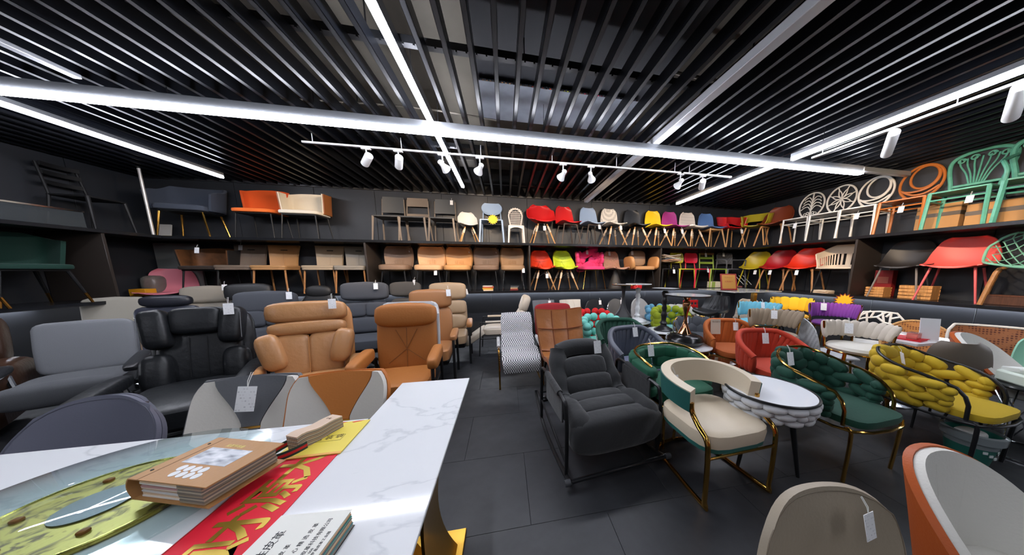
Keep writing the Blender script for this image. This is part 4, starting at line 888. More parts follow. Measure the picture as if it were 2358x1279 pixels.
# houndstooth lounge chair
def _hound(nt, b):
    tc = nt.nodes.new('ShaderNodeTexCoord'); ck = nt.nodes.new('ShaderNodeTexChecker'); ck.inputs['Scale'].default_value = 72
    mp = nt.nodes.new('ShaderNodeMapping'); mp.inputs['Rotation'].default_value = (.3, 0, 0)
    ck.inputs['Color1'].default_value = lin((226, 226, 226)); ck.inputs['Color2'].default_value = lin((40, 41, 44)); nt.links.new(tc.outputs['Object'], mp.inputs[0]); nt.links.new(mp.outputs[0], ck.inputs[0]); nt.links.new(ck.outputs[0], b.inputs['Base Color'])
HND = tex_mat('houndstooth', _hound, .9)
t = thing('lounge_chair', 'black and white checked lounge chair on gold sled frame', 'armchair', (.16, 3.5, 0), 2)
pf = [(-.42, .22, .22), (-.38, .33, .235), (-.2, .38, .24), (.0, .36, .24), (.12, .38, .235), (.22, .5, .23), (.32, .68, .23), (.38, .80, .215)]
f = lambda u, v: (interp(pf, v)[2] * u * .98, interp(pf, v)[0], interp(pf, v)[1])
obj('seat_pad', MB().shell(lambda u, v: (lambda q: (q[0], q[1] - .022 * abs(sin(v * pi * 4)) * .8, q[2] + .025 * abs(sin(v * pi * 4)) * (1 - .5 * u ** 4)))(f(u, v)), 16, 40, -.035, .04), HND, t)
obj('pad_underside', MB().shell(f, 10, 20, -.06, -.036), leather((164, 66, 30)), t)
for k in range(3):
    for x in (-.09, .09): obj('tuft_button', MB().cush(tuple(V(f(x / .23, (.3, .55, .78)[k])) + V((0, -.03, .03))), (.02, .02, .02), e=.9, nu=8, nv=6), HND, t)
for sx in (-1, 1):
    obj('side_frame', MB().tube(cr([(sx * .27, .3, 0), (sx * .27, -.36, 0), (sx * .27, -.4, .06), (sx * .27, -.33, .4), (sx * .27, -.26, .47), (sx * .27, .2, .5)], 3), .012, 8), GOLD, t); obj('arm_pad', MB().tube([(sx * .27, -.24, .485), (sx * .27, .14, .51)], .024, 8), HND, t)
price_tag(t, (.09, .3, .76))
# tan leather slouch chair
SL = wrinkled((146, 90, 46), .34); PIP = leather((120, 60, 26))
t = thing('slouch_chair', 'tan leather slouch chair with stitched square panels', 'armchair', (.72, 3.02, 0), 4)
pf = [(-.40, .04, .29), (-.38, .2, .29), (-.34, .36, .285), (-.18, .40, .285), (.02, .36, .28), (.16, .42, .285), (.25, .6, .30), (.33, .78, .31), (.37, .92, .315)]
f = lambda u, v: (interp(pf, v)[2] * u, interp(pf, v)[0] - .05 * u * u * max(0, v - .5), interp(pf, v)[1] + .03 * u * u)
obj('seat_pad', MB().shell(lambda u, v: (lambda q: (q[0], q[1] - .02 * abs(sin((u + 1) * pi * 1.5)) * max(0, v - .5) * 2, q[2] + .02 * abs(sin((u + 1) * pi * 1.5)) * (1 - v)))(f(u, v)), 30, 30, -.03, .03), SL, t)
for u in (-.33, .33): obj('panel_seam', MB().tube([V(f(u, k / 24)) + V((0, -.036 * min(1, k / 12), .036 * max(0, 1 - k / 24))) for k in range(25)], .006, 5), PIP, t)
for v in (.45, .62, .8): obj('panel_seam', MB().tube([V(f(-1 + k / 8, v)) + V((0, -.048, .016)) for k in range(17)], .007, 5), PIP, t)
obj('edge_piping', MB().tube(rim(f, 12), .011, 6, True), PIP, t); legs(t, (.2, .16), (.26, .26), .33, .014, .012, BLKM)
t = thing('lounge_chair', 'dark red fabric chair back standing behind the slouch chair', 'armchair', (.74, 3.78, 0), 3); RDK = fabric((150, 32, 36))
cush(t, 'backrest', RDK, (0, .18, .68), (.58, .1, .52), 10, .25); cush(t, 'seat', RDK, (0, -.08, .40), (.56, .5, .12), 0, .35); legs(t, (.22, .2), (.26, .24), .36, .014, .01, BLKM)
# chairs in a row under the lower shelf
def side_chair(label, m, x, y, style, tag=False, trim=None):
    t = thing('side_chair', label, 'chair', (x, y, 0), 4)
    if style == 'wing':
        fn = lambda u, v: (.2 * u * (1 + .1 * v), .2 + .07 * v - .1 * u * u * (1 - .4 * v), .46 + .39 * v); obj('backrest', MB().shell(fn, 14, 10, -.025, .02), m, t)
        for sx in (-1, 1): obj('back_seam', MB().tube([V(fn(sx * (.72 - .4 * k / 6), .15 + .85 * k / 6)) + V((0, -.027, 0)) for k in range(7)], .004, 4), m, t)
    else:
        def fn(u, v): return (.215 * u, .2 + .06 * v - .08 * u * u, .46 + v * (.13 + .27 * math.sqrt(max(0, 1 - .985 * u * u))))
        obj('backrest', MB().shell(fn, 14, 14, -.02, .02), m, t)
        if trim: obj('back_trim', MB().tube([V(fn(-1, k / 5)) for k in range(5)] + [V(fn(-cos(pi * k / 24), 1)) for k in range(25)] + [V(fn(1, .8 - k / 5)) for k in range(5)], .008, 6), trim, t)
    cush(t, 'seat', m, (0, -.03, .45), (.46, .46, .09), 0, .4); legs(t, (.17, .16), (.22, .21), .41, .012, .008, BLKM)
    if tag: price_tag(t, (.12, .19, .84))
side_chair('grey winged side chair under the shelf, leftmost of the row', leather((104, 108, 116), .45), .78, 5.0, 'wing', True)
side_chair('off white winged side chair under the shelf', leather((206, 202, 192), .45), 1.34, 4.98, 'wing')
side_chair('black round back side chair under the shelf', leather((34, 36, 40), .4), 1.82, 4.86, 'round', True, BLK)
side_chair('grey round back side chair with chrome rim', leather((96, 96, 96), .45), 2.3, 4.86, 'round', True, CHROME)
side_chair('pale grey low back side chair behind the candlestick tables', leather((150, 152, 154), .45), 2.86, 4.9, 'round')
# ------------------------------------------------------------------ charcoal rocking chair in front
CH2 = mat((30, 31, 33), .85, bump=.45, scale=15, sheen=.2)
t = thing('rocking_chair', 'charcoal padded rocking chair with black tube runners', 'rocking chair', (.72, 1.98, 0), 7)
pf = [(-.38, .28, .31), (-.34, .36, .32), (-.14, .35, .32), (.04, .31, .31), (.14, .36, .30), (.23, .47, .285), (.33, .60, .265), (.38, .69, .235)]
f = lambda u, v: (interp(pf, v)[2] * u, interp(pf, v)[0], interp(pf, v)[1])
def pad(u, v):
    x, y, z = f(u, v); k = .05 * max(0, (abs(u) - .55) / .45) ** 1.3
    return (x, y - k * (1.2 if v > .5 else 0), z + k * (1.3 if v <= .5 else .3))
obj('seat_liner', MB().shell(pad, 18, 28, -.05, 0), CH2, t)
B2 = lambda v, o: V(f(0, v)) + V((0, -o * min(1, max(0, (v - .3) * 3)), o * (1 - .6 * v)))
for sx in (-1, 1):
    pts = [V(f(sx * .86, .06 + .9 * k / 12)) + V((0, -.035 * min(1, k / 6), .04)) for k in range(13)]
    obj('side_roll', MB().tube(cr(pts, 2), [.082 + .006 * sin(k * 1.3) for k in range(25)], 12), CH2, t)
obj('head_roll', MB().tube(cr([V(f(-.86, .96)) + V((0, -.035, .02)), V(f(-.4, 1.0)) + V((0, -.03, .03)), V(f(.4, 1.0)) + V((0, -.03, .03)), V(f(.86, .96)) + V((0, -.035, .02))], 5), .078, 12), CH2, t)
cush(t, 'back_cushion', CH2, (0, .215, .565), (.42, .15, .2), 32, .4, puff=.25); cush(t, 'back_cushion', CH2, (0, .12, .44), (.45, .15, .19), 30, .4, puff=.25)
cush(t, 'seat_cushion', CH2, (0, -.05, .385), (.5, .17, .12), 0, .45, puff=.3); cush(t, 'seat_cushion', CH2, (0, -.21, .40), (.52, .18, .12), 0, .45, puff=.3); cush(t, 'front_roll', CH2, (0, -.37, .32), (.74, .2, .27), 0, .5)
for sx in (-1, 1):
    x = sx * .385
    obj('rocker_runner', MB().tube(cr([(x, -.44, .05), (x, -.3, .02), (x, -.05, .014), (x, .25, .06), (x, .48, .2), (x, .52, .26)], 5), .014, 8), BLK, t)
    obj('arm_frame', MB().tube(cr([(x, -.36, .03), (x, -.37, .35), (x, -.35, .52), (x, -.28, .57), (x, .15, .60), (x, .26, .58), (x, .28, .5), (x, .3, .1)], 4), .014, 8), BLK, t)
    obj('arm_sleeve', MB().tube([(x, -.22, .575), (x, .1, .6)], .024, 10), CH2, t); obj('side_brace', MB().tube([(x, -.34, .12), (x, .42, .3)], .009, 6), BLK, t)
    obj('end_cap', MB().lathe([(.001, -.02), (.02, -.02), (.022, 0), (.02, .02), (.001, .02)], 14), mat((70, 72, 76), .4), t, (x * 1.06, -.45, .052), (0, rad(90), 0))
    obj('side_panel', MB().shell(lambda u, v: (x * .97, -.05 + .2 * u, .36 + .22 * v), 4, 4, -.006, .006), CH2, t)
obj('front_bar', MB().tube([(-.38, -.45, .052), (.38, -.45, .052)], .015, 10), mat((30, 31, 34), .2), t); obj('rear_bar', MB().tube([(-.365, .5, .24), (.365, .5, .24)], .012, 8), BLK, t)
price_tag(t, (.14, .235, .80), 0, 1.3)
# ------------------------------------------------------------------ dining set at the left
def marble(base, vein, sc_=1.4):
    def f(nt, b):
        tc = nt.nodes.new('ShaderNodeTexCoord'); n = nt.nodes.new('ShaderNodeTexNoise'); n.inputs['Scale'].default_value = sc_; n.inputs['Detail'].default_value = 8; n.inputs['Distortion'].default_value = 1.4
        mp = nt.nodes.new('ShaderNodeMapping'); mp.inputs['Rotation'].default_value = (0, 0, .9); mp.inputs['Scale'].default_value = (1, 2.6, 1)
        nt.links.new(tc.outputs['Object'], mp.inputs[0]); nt.links.new(mp.outputs[0], n.inputs[0])
        r = nt.nodes.new('ShaderNodeValToRGB'); E = r.color_ramp.elements; E[0].position = .0; E[0].color = lin(base); E[1].position = 1; E[1].color = lin(base)
        for p, c in ((.485, base), (.5, vein), (.515, base)): e = E.new(p); e.color = lin(c)
        nt.links.new(n.outputs[0], r.inputs[0]); nt.links.new(r.outputs[0], b.inputs['Base Color'])
        b.inputs['Specular IOR Level'].default_value = .6
    return f
MARB = tex_mat('marble', marble((224, 226, 228), (206, 209, 212), .9), .07)
BGOLD = mat((190, 148, 62), .3, 1.)
t = thing('dining_table', 'narrow white marble dining table on a gold pedestal', 'table', (-.45, .45, 0))
obj('tabletop', MB().box((0, 0, .744), (.405, 2.5, .012), bev=.002), MARB, t); obj('underframe', MB().box((0, 0, .72), (.34, 2.2, .036), bev=.003), BLK, t)
def ped():
    f = lambda u, v: (.1 + .06 * (2 * v - 1) ** 2 + .0 * u, .17 * u * (1 - .35 * sin(pi * v)), .02 + .68 * v); return MB().shell(f, 8, 14, -.006, .006)
obj('pedestal', ped(), BGOLD, t, (0, .62, 0)); obj('pedestal', ped(), BGOLD, t, (-.16, .62, 0)); obj('foot_plate', MB().box((0, .62, .011), (.4, .52, .02), bev=.004), BGOLD, t)
t = thing('dining_table', 'wide white marble table carrying the glass turntable', 'table', (-1.5, .3, 0))
obj('tabletop', MB().box((0, 0, .743), (1.68, 2.0, .013), bev=.002), MARB, t); obj('underframe', MB().box((0, 0, .718), (1.5, 1.8, .036), bev=.003), BLK, t)
obj('pedestal', MB().lathe([(.001, 0), (.3, 0), (.3, .02), (.12, .06), (.09, .35), (.16, .68), (.2, .7), (.001, .7)], 28), BGOLD, t)
GLASS = thin_glass((240, 247, 247))
t = thing('turntable', 'round clear glass turntable on the wide marble table', 'turntable', (-1.205, .925, .7495))
def _brass(nt, b):
    tc = nt.nodes.new('ShaderNodeTexCoord'); n = nt.nodes.new('ShaderNodeTexNoise'); n.inputs['Scale'].default_value = 14; n.inputs['Detail'].default_value = 6; n.inputs['Distortion'].default_value = 2
    r = nt.nodes.new('ShaderNodeValToRGB'); E = r.color_ramp.elements; E[0].position = .36; E[0].color = lin((96, 76, 40)); E[1].position = .52; E[1].color = lin((190, 172, 84))
    nt.links.new(tc.outputs['Object'], n.inputs[0]); nt.links.new(n.outputs[0], r.inputs[0]); nt.links.new(r.outputs[0], b.inputs['Base Color']); b.inputs['Metallic'].default_value = .55
obj('brass_base', MB().lathe([(.001, 0), (.20, 0), (.205, .006), (.2, .014), (.001, .015)], 48), tex_mat('brass_etched', _brass, .32), t)
obj('base_rim', MB().tube([(.2 * cos(a), .2 * sin(a), .014) for a in [2 * pi * k / 48 for k in range(48)]], .004, 6, True), mat((200, 184, 100), .25, .9), t)
obj('steel_disc', MB().lathe([(.001, .0155), (.072, .0155), (.072, .019), (.001, .019)], 40), mat((120, 124, 128), .38, 1., key='disc'), t)
obj('glass_disc', MB().lathe([(.001, .024), (.345, .024), (.349, .027), (.349, .031), (.345, .034), (.001, .034)], 72), GLASS, t)
for k in range(6): a = pi * k / 3 + .2; obj('support_pad', cached('spad', lambda: MB().cush((0, 0, .018), (.02, .02, .012), e=.7, nu=10, nv=6), 'support_pad'), mat((150, 96, 50), .4), t, (.14 * cos(a), .14 * sin(a), 0))
def table_chair(label, min_, mwing, mout, loc, rz, tag=None, style='v', s=1.):
    t = thing('dining_chair', label, 'chair', loc, rz, None, s)
    pl = style == 'plain'
    def fn(u, v): k = 1 - (.30 if pl else .18) * max(0, (v - (.5 if pl else .72)) / (.5 if pl else .28)) ** 2.5; return (.235 * u * k, .18 + .14 * v - .09 * u * u * (1 - .5 * v), .46 + .42 * v - (.07 * abs(u) ** 3 * v if pl else 0))
    obj('back_shell', MB().shell(fn, 18, 16, -.026, -.006), mout, t)
    if style == 'v':
        vx = lambda v: .17 if v < .42 else .17 + .62 * ((v - .42) / .58) ** 1.25
        obj('centre_panel', MB().shell(lambda u, v: fn(u * vx(v), v * .985), 12, 16, -.005, .022), min_, t)
        for sx in (-1, 1): obj('wing_panel', MB().shell(lambda u, v: fn(sx * (vx(v) + .015 + (.965 - vx(v)) * (u + 1) / 2), v * .98), 8, 16, -.005, .02), mwing, t)
        obj('gold_clip', MB().box(tuple(V(fn(0, .40)) + V((0, -.024, 0))), (.085, .006, .012)), GOLD, t)
    else:
        obj('back_lining', MB().shell(lambda u, v: fn(u * .99, v * .992), 18, 16, -.005, .016), min_, t)
        obj('piping', MB().tube([V(fn(-.95, k / 10)) + V((0, -.017, 0)) for k in range(10)] + [V(fn(-.95 + .19 * k, .965)) + V((0, -.017, 0)) for k in range(11)] + [V(fn(.95, .9 - k / 10)) + V((0, -.017, 0)) for k in range(10)], .003, 5), mout, t)
    obj('seat', MB().cush((0, -.04, .45), (.48, .46, .09), e=.35), mwing, t); legs(t, (.18, .17), (.23, .21), .41, .013, .009, BLKM)
    if tag: price_tag(t, tag[0], *tag[1:])
    return t
CLG = leather((96, 98, 102), .5); PALE = leather((206, 202, 194), .5)
table_chair('grey and white dining chair with v shaped panel and price tag', CLG, PALE, CLG, (-1.33, 1.34, 0), 4, tag=((.03, .2, .86), 0, 1.4, 6))
table_chair('orange and white dining chair with v shaped panel', leather((190, 116, 50), .5), PALE, leather((184, 108, 44), .5), (-.9, 1.32, 0), 4)
SLT = mat((98, 100, 114), .5, bump=.05, scale=120)
table_chair('slate grey leather dining chair behind the table, far left', SLT, SLT, mat((84, 86, 98), .5), (-1.86, 1.28, 0), 12, style='plain', s=.97)
# things on the tables
zt = .7505
t = thing('red_banner', 'red cloth banner with gold brush lettering on the table', 'banner', (0, 0, 0)); CHI = mat((220, 22, 48), .6, bump=.05, scale=500)
obj('cloth', MB().box((-.752, .45, zt + .0012), (.205, 1.6, .0022)), CHI, t)
GL = mat((176, 150, 60), .35, .75)
for ch, y in (('财', .665), ('源', .80), ('大', .93)): text(t, 'gold_lettering', ch, .145, (-.69, y, zt + .0026), (0, 0, rad(86)), GL, .0006, bold=.0022)
obj('hem', MB().box((-.853, .45, zt + .0028), (.004, 1.6, .001)), mat((170, 40, 40), .6), t)
t = thing('yellow_folder', 'yellow printed paper folder lying on the red banner', 'folder', (-.753, 1.16, zt + .0045), 0); YEL = mat((226, 206, 84), .5)
obj('cover', MB().box((0, 0, 0), (.225, .23, .004)), YEL, t); obj('lower_edge', MB().box((0, -.11, .0022), (.225, .012, .0008)), mat((226, 168, 84), .5), t); INK = mat((70, 56, 20), .6)
text(t, 'print', '包 装 袋', .028, (-.035, -.02, .0022), (0, 0, rad(8)), INK, .0002)
obj('print_frame', MB().box((.0, .012, .0022), (.13, .0012, .0004)).box((.0, -.027, .0022), (.13, .0012, .0004)).box((.065, -.0075, .0022), (.0012, .04, .0004)), INK, t)
obj('red_motif', MB().poly([(-.02, .098), (.02, .112), (.0, .114), (-.03, .104)], .002, .0026).poly([(.05, .102), (.09, .112), (.07, .114), (.04, .108)], .002, .0026), mat((206, 30, 40), .5), t)
def stack(t, name, cx, cy, z0, n, w, d, th, cols, rough=.7, jit=.002, rz=0., slope=0.):
    for k in range(n):
        o = obj(name, MB().box((0, 0, 0), (w, d, th * .92)), mat(cols[k % len(cols)], rough), t, (cx + random.uniform(-jit, jit) + slope * k, cy + random.uniform(-jit, jit), z0 + th * (k + .5)), (0, 0, rad(rz + random.uniform(-.6, .6))))
# brown sample book
t = thing('sample_book', 'brown leather sample book with photo on its cover', 'book', (-.935, .945, .786), -18); BC = leather((172, 126, 76), .5)
stack(t, 'swatch', 0, 0, .004, 12, .225, .168, .005, [(236, 232, 226), (226, 200, 170), (206, 176, 150), (214, 214, 214), (180, 150, 120), (220, 206, 190), (196, 150, 150), (150, 140, 128)])
stack(t, 'swatch_tab', .075, -.004, .006, 10, .085, .175, .0055, [(150, 134, 112), (120, 112, 100), (172, 160, 140), (104, 100, 96)])
obj('back_cover', MB().box((0, 0, .0015), (.27, .19, .003)), BC, t); obj('front_cover', MB().box((.006, 0, .0665), (.27, .19, .004), bev=.001), BC, t)
obj('spine', MB().shell(lambda u, v: (-.128 - .016 * cos(u * 1.5), .095 * (2 * v - 1), .034 + .0325 * u), 8, 4, -.002, .002), BC, t)
obj('cover_crease', MB().box((-.095, 0, .0687), (.003, .19, .0006)), mat((120, 84, 46), .6), t)
def _photo(nt, b):
    tc = nt.nodes.new('ShaderNodeTexCoord'); n = nt.nodes.new('ShaderNodeTexVoronoi'); n.inputs['Scale'].default_value = 4.2; n.distance = 'CHEBYCHEV'
    r = nt.nodes.new('ShaderNodeValToRGB'); E = r.color_ramp.elements; E[0].color = lin((60, 66, 76)); E[1].color = lin((226, 228, 230)); e = E.new(.35); e.color = lin((150, 156, 166))
    nt.links.new(tc.outputs['Generated'], n.inputs[0]); nt.links.new(n.outputs[0], r.inputs[0]); nt.links.new(r.outputs[0], b.inputs['Base Color'])
obj('cover_photo', MB().box((.005, .012, .0688), (.16, .07, .0006)), tex_mat('cover_photo', _photo, .3), t)
for k in range(8): obj('cover_badge', cached('badge', lambda: MB().lathe([(.001, 0), (.0115, 0), (.0115, .0008), (.001, .0008)], 16), 'cover_badge'), mat((206, 208, 210), .4), t, (-.035 + .026 * (k % 4) + .012 * (k // 4), -.042 - .022 * (k // 4), .0686))
text(t, 'cover_title', '皮革样本册', .014, (-.04, .056, .0687), (0, 0, 0), mat((206, 190, 110), .4, .5), .0003)
for y in (-.06, .06): obj('rivet', cached('rivet', lambda: MB().lathe([(.001, 0), (.004, 0), (.003, .002), (.001, .002)], 10), 'rivet'), BLKM, t, (-.112, y, .0686))
# swatch fan with striped strap
t = thing('swatch_bundle', 'thick bundle of paper swatches with a striped carrying strap', 'swatches', (-.79, 1.17, zt + .0065), 66)
def fan(k):
    return lambda u, v: (-.085 + .17 * v, .028 * u, .0034 * k + (.010 * (1 - v) * (k / 16) + .006 * sin(3 * pi * v) * (1 - v)))
for k in range(16): obj('swatch', MB().shell(fan(k), 2, 10, 0, .003), mat(((176, 150, 128), (120, 116, 112), (196, 180, 160), (150, 130, 112))[k % 4] if k < 15 else (206, 182, 160), .8), t)
text(t, 'print', '色卡', .012, (.055, -.012, .0565), (0, 0, rad(90)), mat((90, 70, 56), .7), .0002)
o = obj('strap', MB().shell(lambda u, v: (-.075 - .085 * sin(pi * v), .05 * cos(pi * v) - .01, .02 + .014 * u + .01 * v), 3, 20, -.0012, .0012), mat((34, 60, 52), .7), t)
obj('strap_stripe', MB().shell(lambda u, v: (-.0753 - .0853 * sin(pi * v), .0502 * cos(pi * v) - .01, .02 + .005 * u + .01 * v), 2, 20, -.0018, .0018), mat((190, 30, 36), .7), o)
# white sample book near the camera
t = thing('sample_book', 'white swatch book with black lettering at the near table edge', 'book', (-.525, .622, zt), -5)
stack(t, 'swatch', 0, 0, .002, 14, .172, .2, .0034, [(150, 140, 122), (130, 134, 150), (80, 150, 130), (112, 112, 130), (196, 150, 100), (220, 196, 160), (120, 110, 98)], jit=.0012)
obj('front_cover', MB().box((0, 0, .0515), (.176, .206, .0025), bev=.001), mat((222, 222, 214), .5), t); obj('back_cover', MB().box((0, 0, .001), (.176, .206, .002)), BLK, t)
IK = mat((26, 28, 34), .6)
text(t, 'cover_title', 'QS淇胜皮革', .024, (-.035, -.07, .053), (0, 0, rad(90)), IK, .0002); text(t, 'cover_line', '真 人 品 质 皮 革', .012, (.005, -.07, .053), (0, 0, rad(90)), IK, .0002)
text(t, 'cover_line', '匠 心 精 选 皮 革', .012, (.03, -.02, .053), (0, 0, rad(90)), IK, .0002); text(t, 'cover_line', '惠州市淇胜皮革科技有限公司', .0115, (.055, -.07, .053), (0, 0, rad(90)), IK, .0002)
text(t, 'cover_line', '电话：0752-6630 000', .008, (.066, -.07, .053), (0, 0, rad(90)), IK, .0002); text(t, 'cover_line', '地址：惠州市博罗县皮革工业园', .008, (.076, -.07, .053), (0, 0, rad(90)), IK, .0002)
obj('binding_ring', MB().tube([(-.06 + .008 * cos(a), -.015 + .012 * sin(a), .0535) for a in [2 * pi * k / 16 for k in range(16)]], .0012, 6, True), CHROME, t)
# ------------------------------------------------------------------ right hand floor display
# beige barrel chair with polished gold frame
BEI = leather((204, 190, 166), .45, .08); TLG = leather((40, 96, 90), .5)
t = thing('barrel_chair', 'beige leather barrel armchair with polished gold sled frame', 'armchair', (1.4, 1.47, 0), 3)
f = wrap_fn(.275, .25, .02, 118, lambda u: .585 - .03 * abs(u) ** 3, lambda u: .75 - .05 * abs(u) ** 2, .015, .9)
obj('backrest', MB().shell(f, 34, 8, -.03, .035), BEI, t); obj('outer_back', MB().shell(lambda u, v: f(u, .04 + .92 * v), 34, 6, -.036, -.031), TLG, t)
obj('seat', MB().cush((0, -.02, .415), (.54, .52, .13), e=.35, e2=.5, puff=.12), BEI, t); obj('seat_side', MB().cush((0, -.02, .375), (.53, .51, .08), e=.25, e2=.5), TLG, t)
for sx in (-1, 1):
    obj('side_frame', MB().tube(cr([(sx * .22, .24, .014), (sx * .25, -.24, .014), (sx * .255, -.27, .06), (sx * .262, -.27, .36), (sx * .262, -.25, .45), (sx * .262, -.18, .50), (sx * .265, -.13, .56), (sx * .268, -.12, .62)], 5), .0135, 8, flat=1.25), GOLD, t)
obj('base_loop', MB().tube(cr([(-.22, .24, .014), (-.15, .3, .014), (0, .33, .014), (.15, .3, .014), (.22, .24, .014)], 5), .0125, 8), GOLD, t)
obj('seat_rail', MB().tube([(-.26, -.27, .335), (.26, -.27, .335)], .009, 8), GOLD, t); obj('rear_post', MB().tube([(0, .33, .014), (0, .27, .6)], .012, 8), GOLD, t)
price_tag(t, (-.17, .16, .68), 10, 1.1, string=.1)
# puffy green velvet tub chair with gold rail
GRV = velvet((16, 82, 58)); GRN2 = velvet((16, 74, 56))
t = thing('woven_chair', 'emerald velvet tub chair with fat padded blocks and gold rail', 'armchair', (1.46, 2.0, 0), 6)
f = wrap_fn(.29, .26, .0, 108, lambda u: .40, lambda u: .695 - .05 * abs(u) ** 2, .02, .75)
woven(t, GRV, f, 3, 7, .11, 0, 1.15, 1.12, 'padded_block', e=.5)
obj('seat', MB().cush((0, -.04, .42), (.5, .5, .13), e=.35), GRV, t); obj('seat_base', MB().box((0, -.02, .345), (.5, .48, .02), bev=.008), GOLD, t)
obj('top_rail', MB().tube([V(f(-1 + k / 14, 1)) + V((0, 0, .03 - .1 * max(0, abs(-1 + k / 14) - .8))) for k in range(29)], .011, 8), GOLD, t)
legs(t, (.22, .2), (.25, .25), .34, .012, .010, GOLD); price_tag(t, (-.08, .2, .74), 0, 1.2)
# slate woven chair and dark green woven chair behind
def woven_tub(label, m, loc, rz, seatm, rows=3, cols=14, leg=GOLD, tilt=14, h=.80, tag=None, w=.28, th=.06, seat=True, rail=None, frame=None, e=.75, lowz=.42, group=None):
    t = thing('woven_chair', label, 'armchair', loc, rz, group)
    f = wrap_fn(w, w * .9, .0, 108, lambda u: lowz, lambda u: h - .30 * max(0, abs(u) - .3) ** 1.3, .03, .85)
    woven(t, m, f, rows, cols, th, tilt if rows > 1 else 9, 1.5 if rows > 1 else 1.06, 1.3 if rows > 1 else 1.45, e=e, alt=rows > 1)
    if seat: obj('seat', MB().cush((0, -.03, .44), (w * 1.75, w * 1.75, .1), e=.4, e2=.6), seatm, t)
    obj('seat_base', MB().box((0, -.03, .385), (w * 1.4, w * 1.4, .02), bev=.006), leg, t)
    legs(t, (w * .65, w * .62), (w * .85, w * .85), .38, .011, .010, leg)
    if rail: obj('top_rail', MB().tube([V(f(-1 + k / 14, 1)) + V((0, 0, .02)) for k in range(29)], .010, 8), rail, t)
    elif rows == 1 and h > .77 and lowz < .5: obj('rim_roll', MB().tube([V(f(-1 + k / 16, .98)) for k in range(33)], .03, 10), m, t)
    if tag: price_tag(t, tag[0], *tag[1:])
    return t
woven_tub('slate blue woven leather armchair with velvet seat', leather((78, 82, 94), .45), (1.4, 2.46, 0), 10, velvet((110, 116, 140)), 1, 22, tag=((.1, .22, .80), 0, 1.2))
woven_tub('dark green woven armchair behind the slate woven chair', velvet((18, 66, 50)), (1.44, 2.95, 0), -4, velvet((18, 70, 52)), 1, 20)
woven_tub('rust orange woven armchair holding a hanging leaflet', velvet((184, 96, 36)), (2.86, 2.72, 0), -14, velvet((170, 86, 34)), 1, 24, h=.78, w=.29, tag=((.13, .2, .76), 0, 1.2))
woven_tub('brick red woven armchair beside the gold rimmed table', velvet((172, 48, 22)), (2.75, 2.1, 0), -10, velvet((170, 50, 24)), 1, 24, h=.78, w=.3, tag=((.05, .22, .76), 0, 1.3))
t = thing('leaflet', 'printed leaflet hanging inside the rust orange woven chair', 'leaflet', (2.78, 2.94, .70), -14)
obj('paper', MB().box((0, 0, 0), (.13, .003, .2), RX(-8)), mat((206, 198, 180), .6), t); obj('printed_panel', MB().box((.004, -.003, -.03), (.1, .002, .12), RX(-8)), tex_mat('leaf_print', _print, .5), t); text(t, 'heading', '售后服务', .026, (-.055, -.012, .06), (rad(82), 0, 0), mat((90, 70, 50), .6), .0002)
# chunky woven green and yellow chairs
def chunky(label, m, loc, rz, railm, rows=4, cols=10, tag=None, s=1.):
    t = thing('woven_chair', label, 'armchair', loc, rz, None, s)
    f = wrap_fn(.27, .26, -.03, 124, lambda u: .40 + .02 * abs(u), lambda u: .76 - .19 * max(0, abs(u) - .1) ** 1.2, .03, .75)
    woven(t, m, f, rows, cols, .1, 16, 1.3, 1.2, e=.8)
    obj('seat', MB().cush((0, -.1, .425), (.5, .56, .065), e=.28, e2=.4), m, t)
    e0, e1 = V(f(-1, 1)), V(f(1, 1)); dn = lambda p: [p + V((0, -.045, -.03)), V((p.x * 1.0, p.y - .065, p.z - .09)), V((p.x, p.y - .068, .40))]
    obj('frame_rail', MB().tube(list(reversed(dn(e0))) + [V(f(-1 + k / 16, 1)) + V((0, 0, .02)) for k in range(33)] + dn(e1), .0115, 8), railm, t)
    obj('seat_ring', MB().tube(cr([(-.26, -.34, .385), (-.27, .1, .385), (-.15, .26, .385), (.15, .26, .385), (.27, .1, .385), (.26, -.34, .385)], 4, True), .010, 8, True), railm, t)
    for k in range(5): u = -.8 + .4 * k; obj('rail_peg', MB().tube([V(f(u, .8)), V(f(u, 1)) + V((0, 0, .02))], .006, 6), railm, t)
    for sx in (-1, 1):
        obj('leg', MB().tube(cr([(sx * .26, -.3, .385), (sx * .262, -.335, .36), (sx * .25, -.33, 0)], 4), .0115, 8), railm, t); obj('leg', MB().tube([(sx * .2, .2, .385), (sx * .24, .33, 0)], .0115, 8), railm, t)
    if tag: price_tag(t, tag[0], *tag[1:])
    return t
chunky('dark green velvet chair woven from chunky straps, gold frame', velvet((10, 62, 47)), (2.49, 1.52, 0), 3, GOLD, tag=((-.18, .14, .78), 0, 1.2))
chunky('mustard yellow chair woven from chunky straps, black frame', velvet((188, 158, 30)), (3.42, 1.4, 0), 4, BLK, tag=((-.16, .1, .77), 40, 1.1))
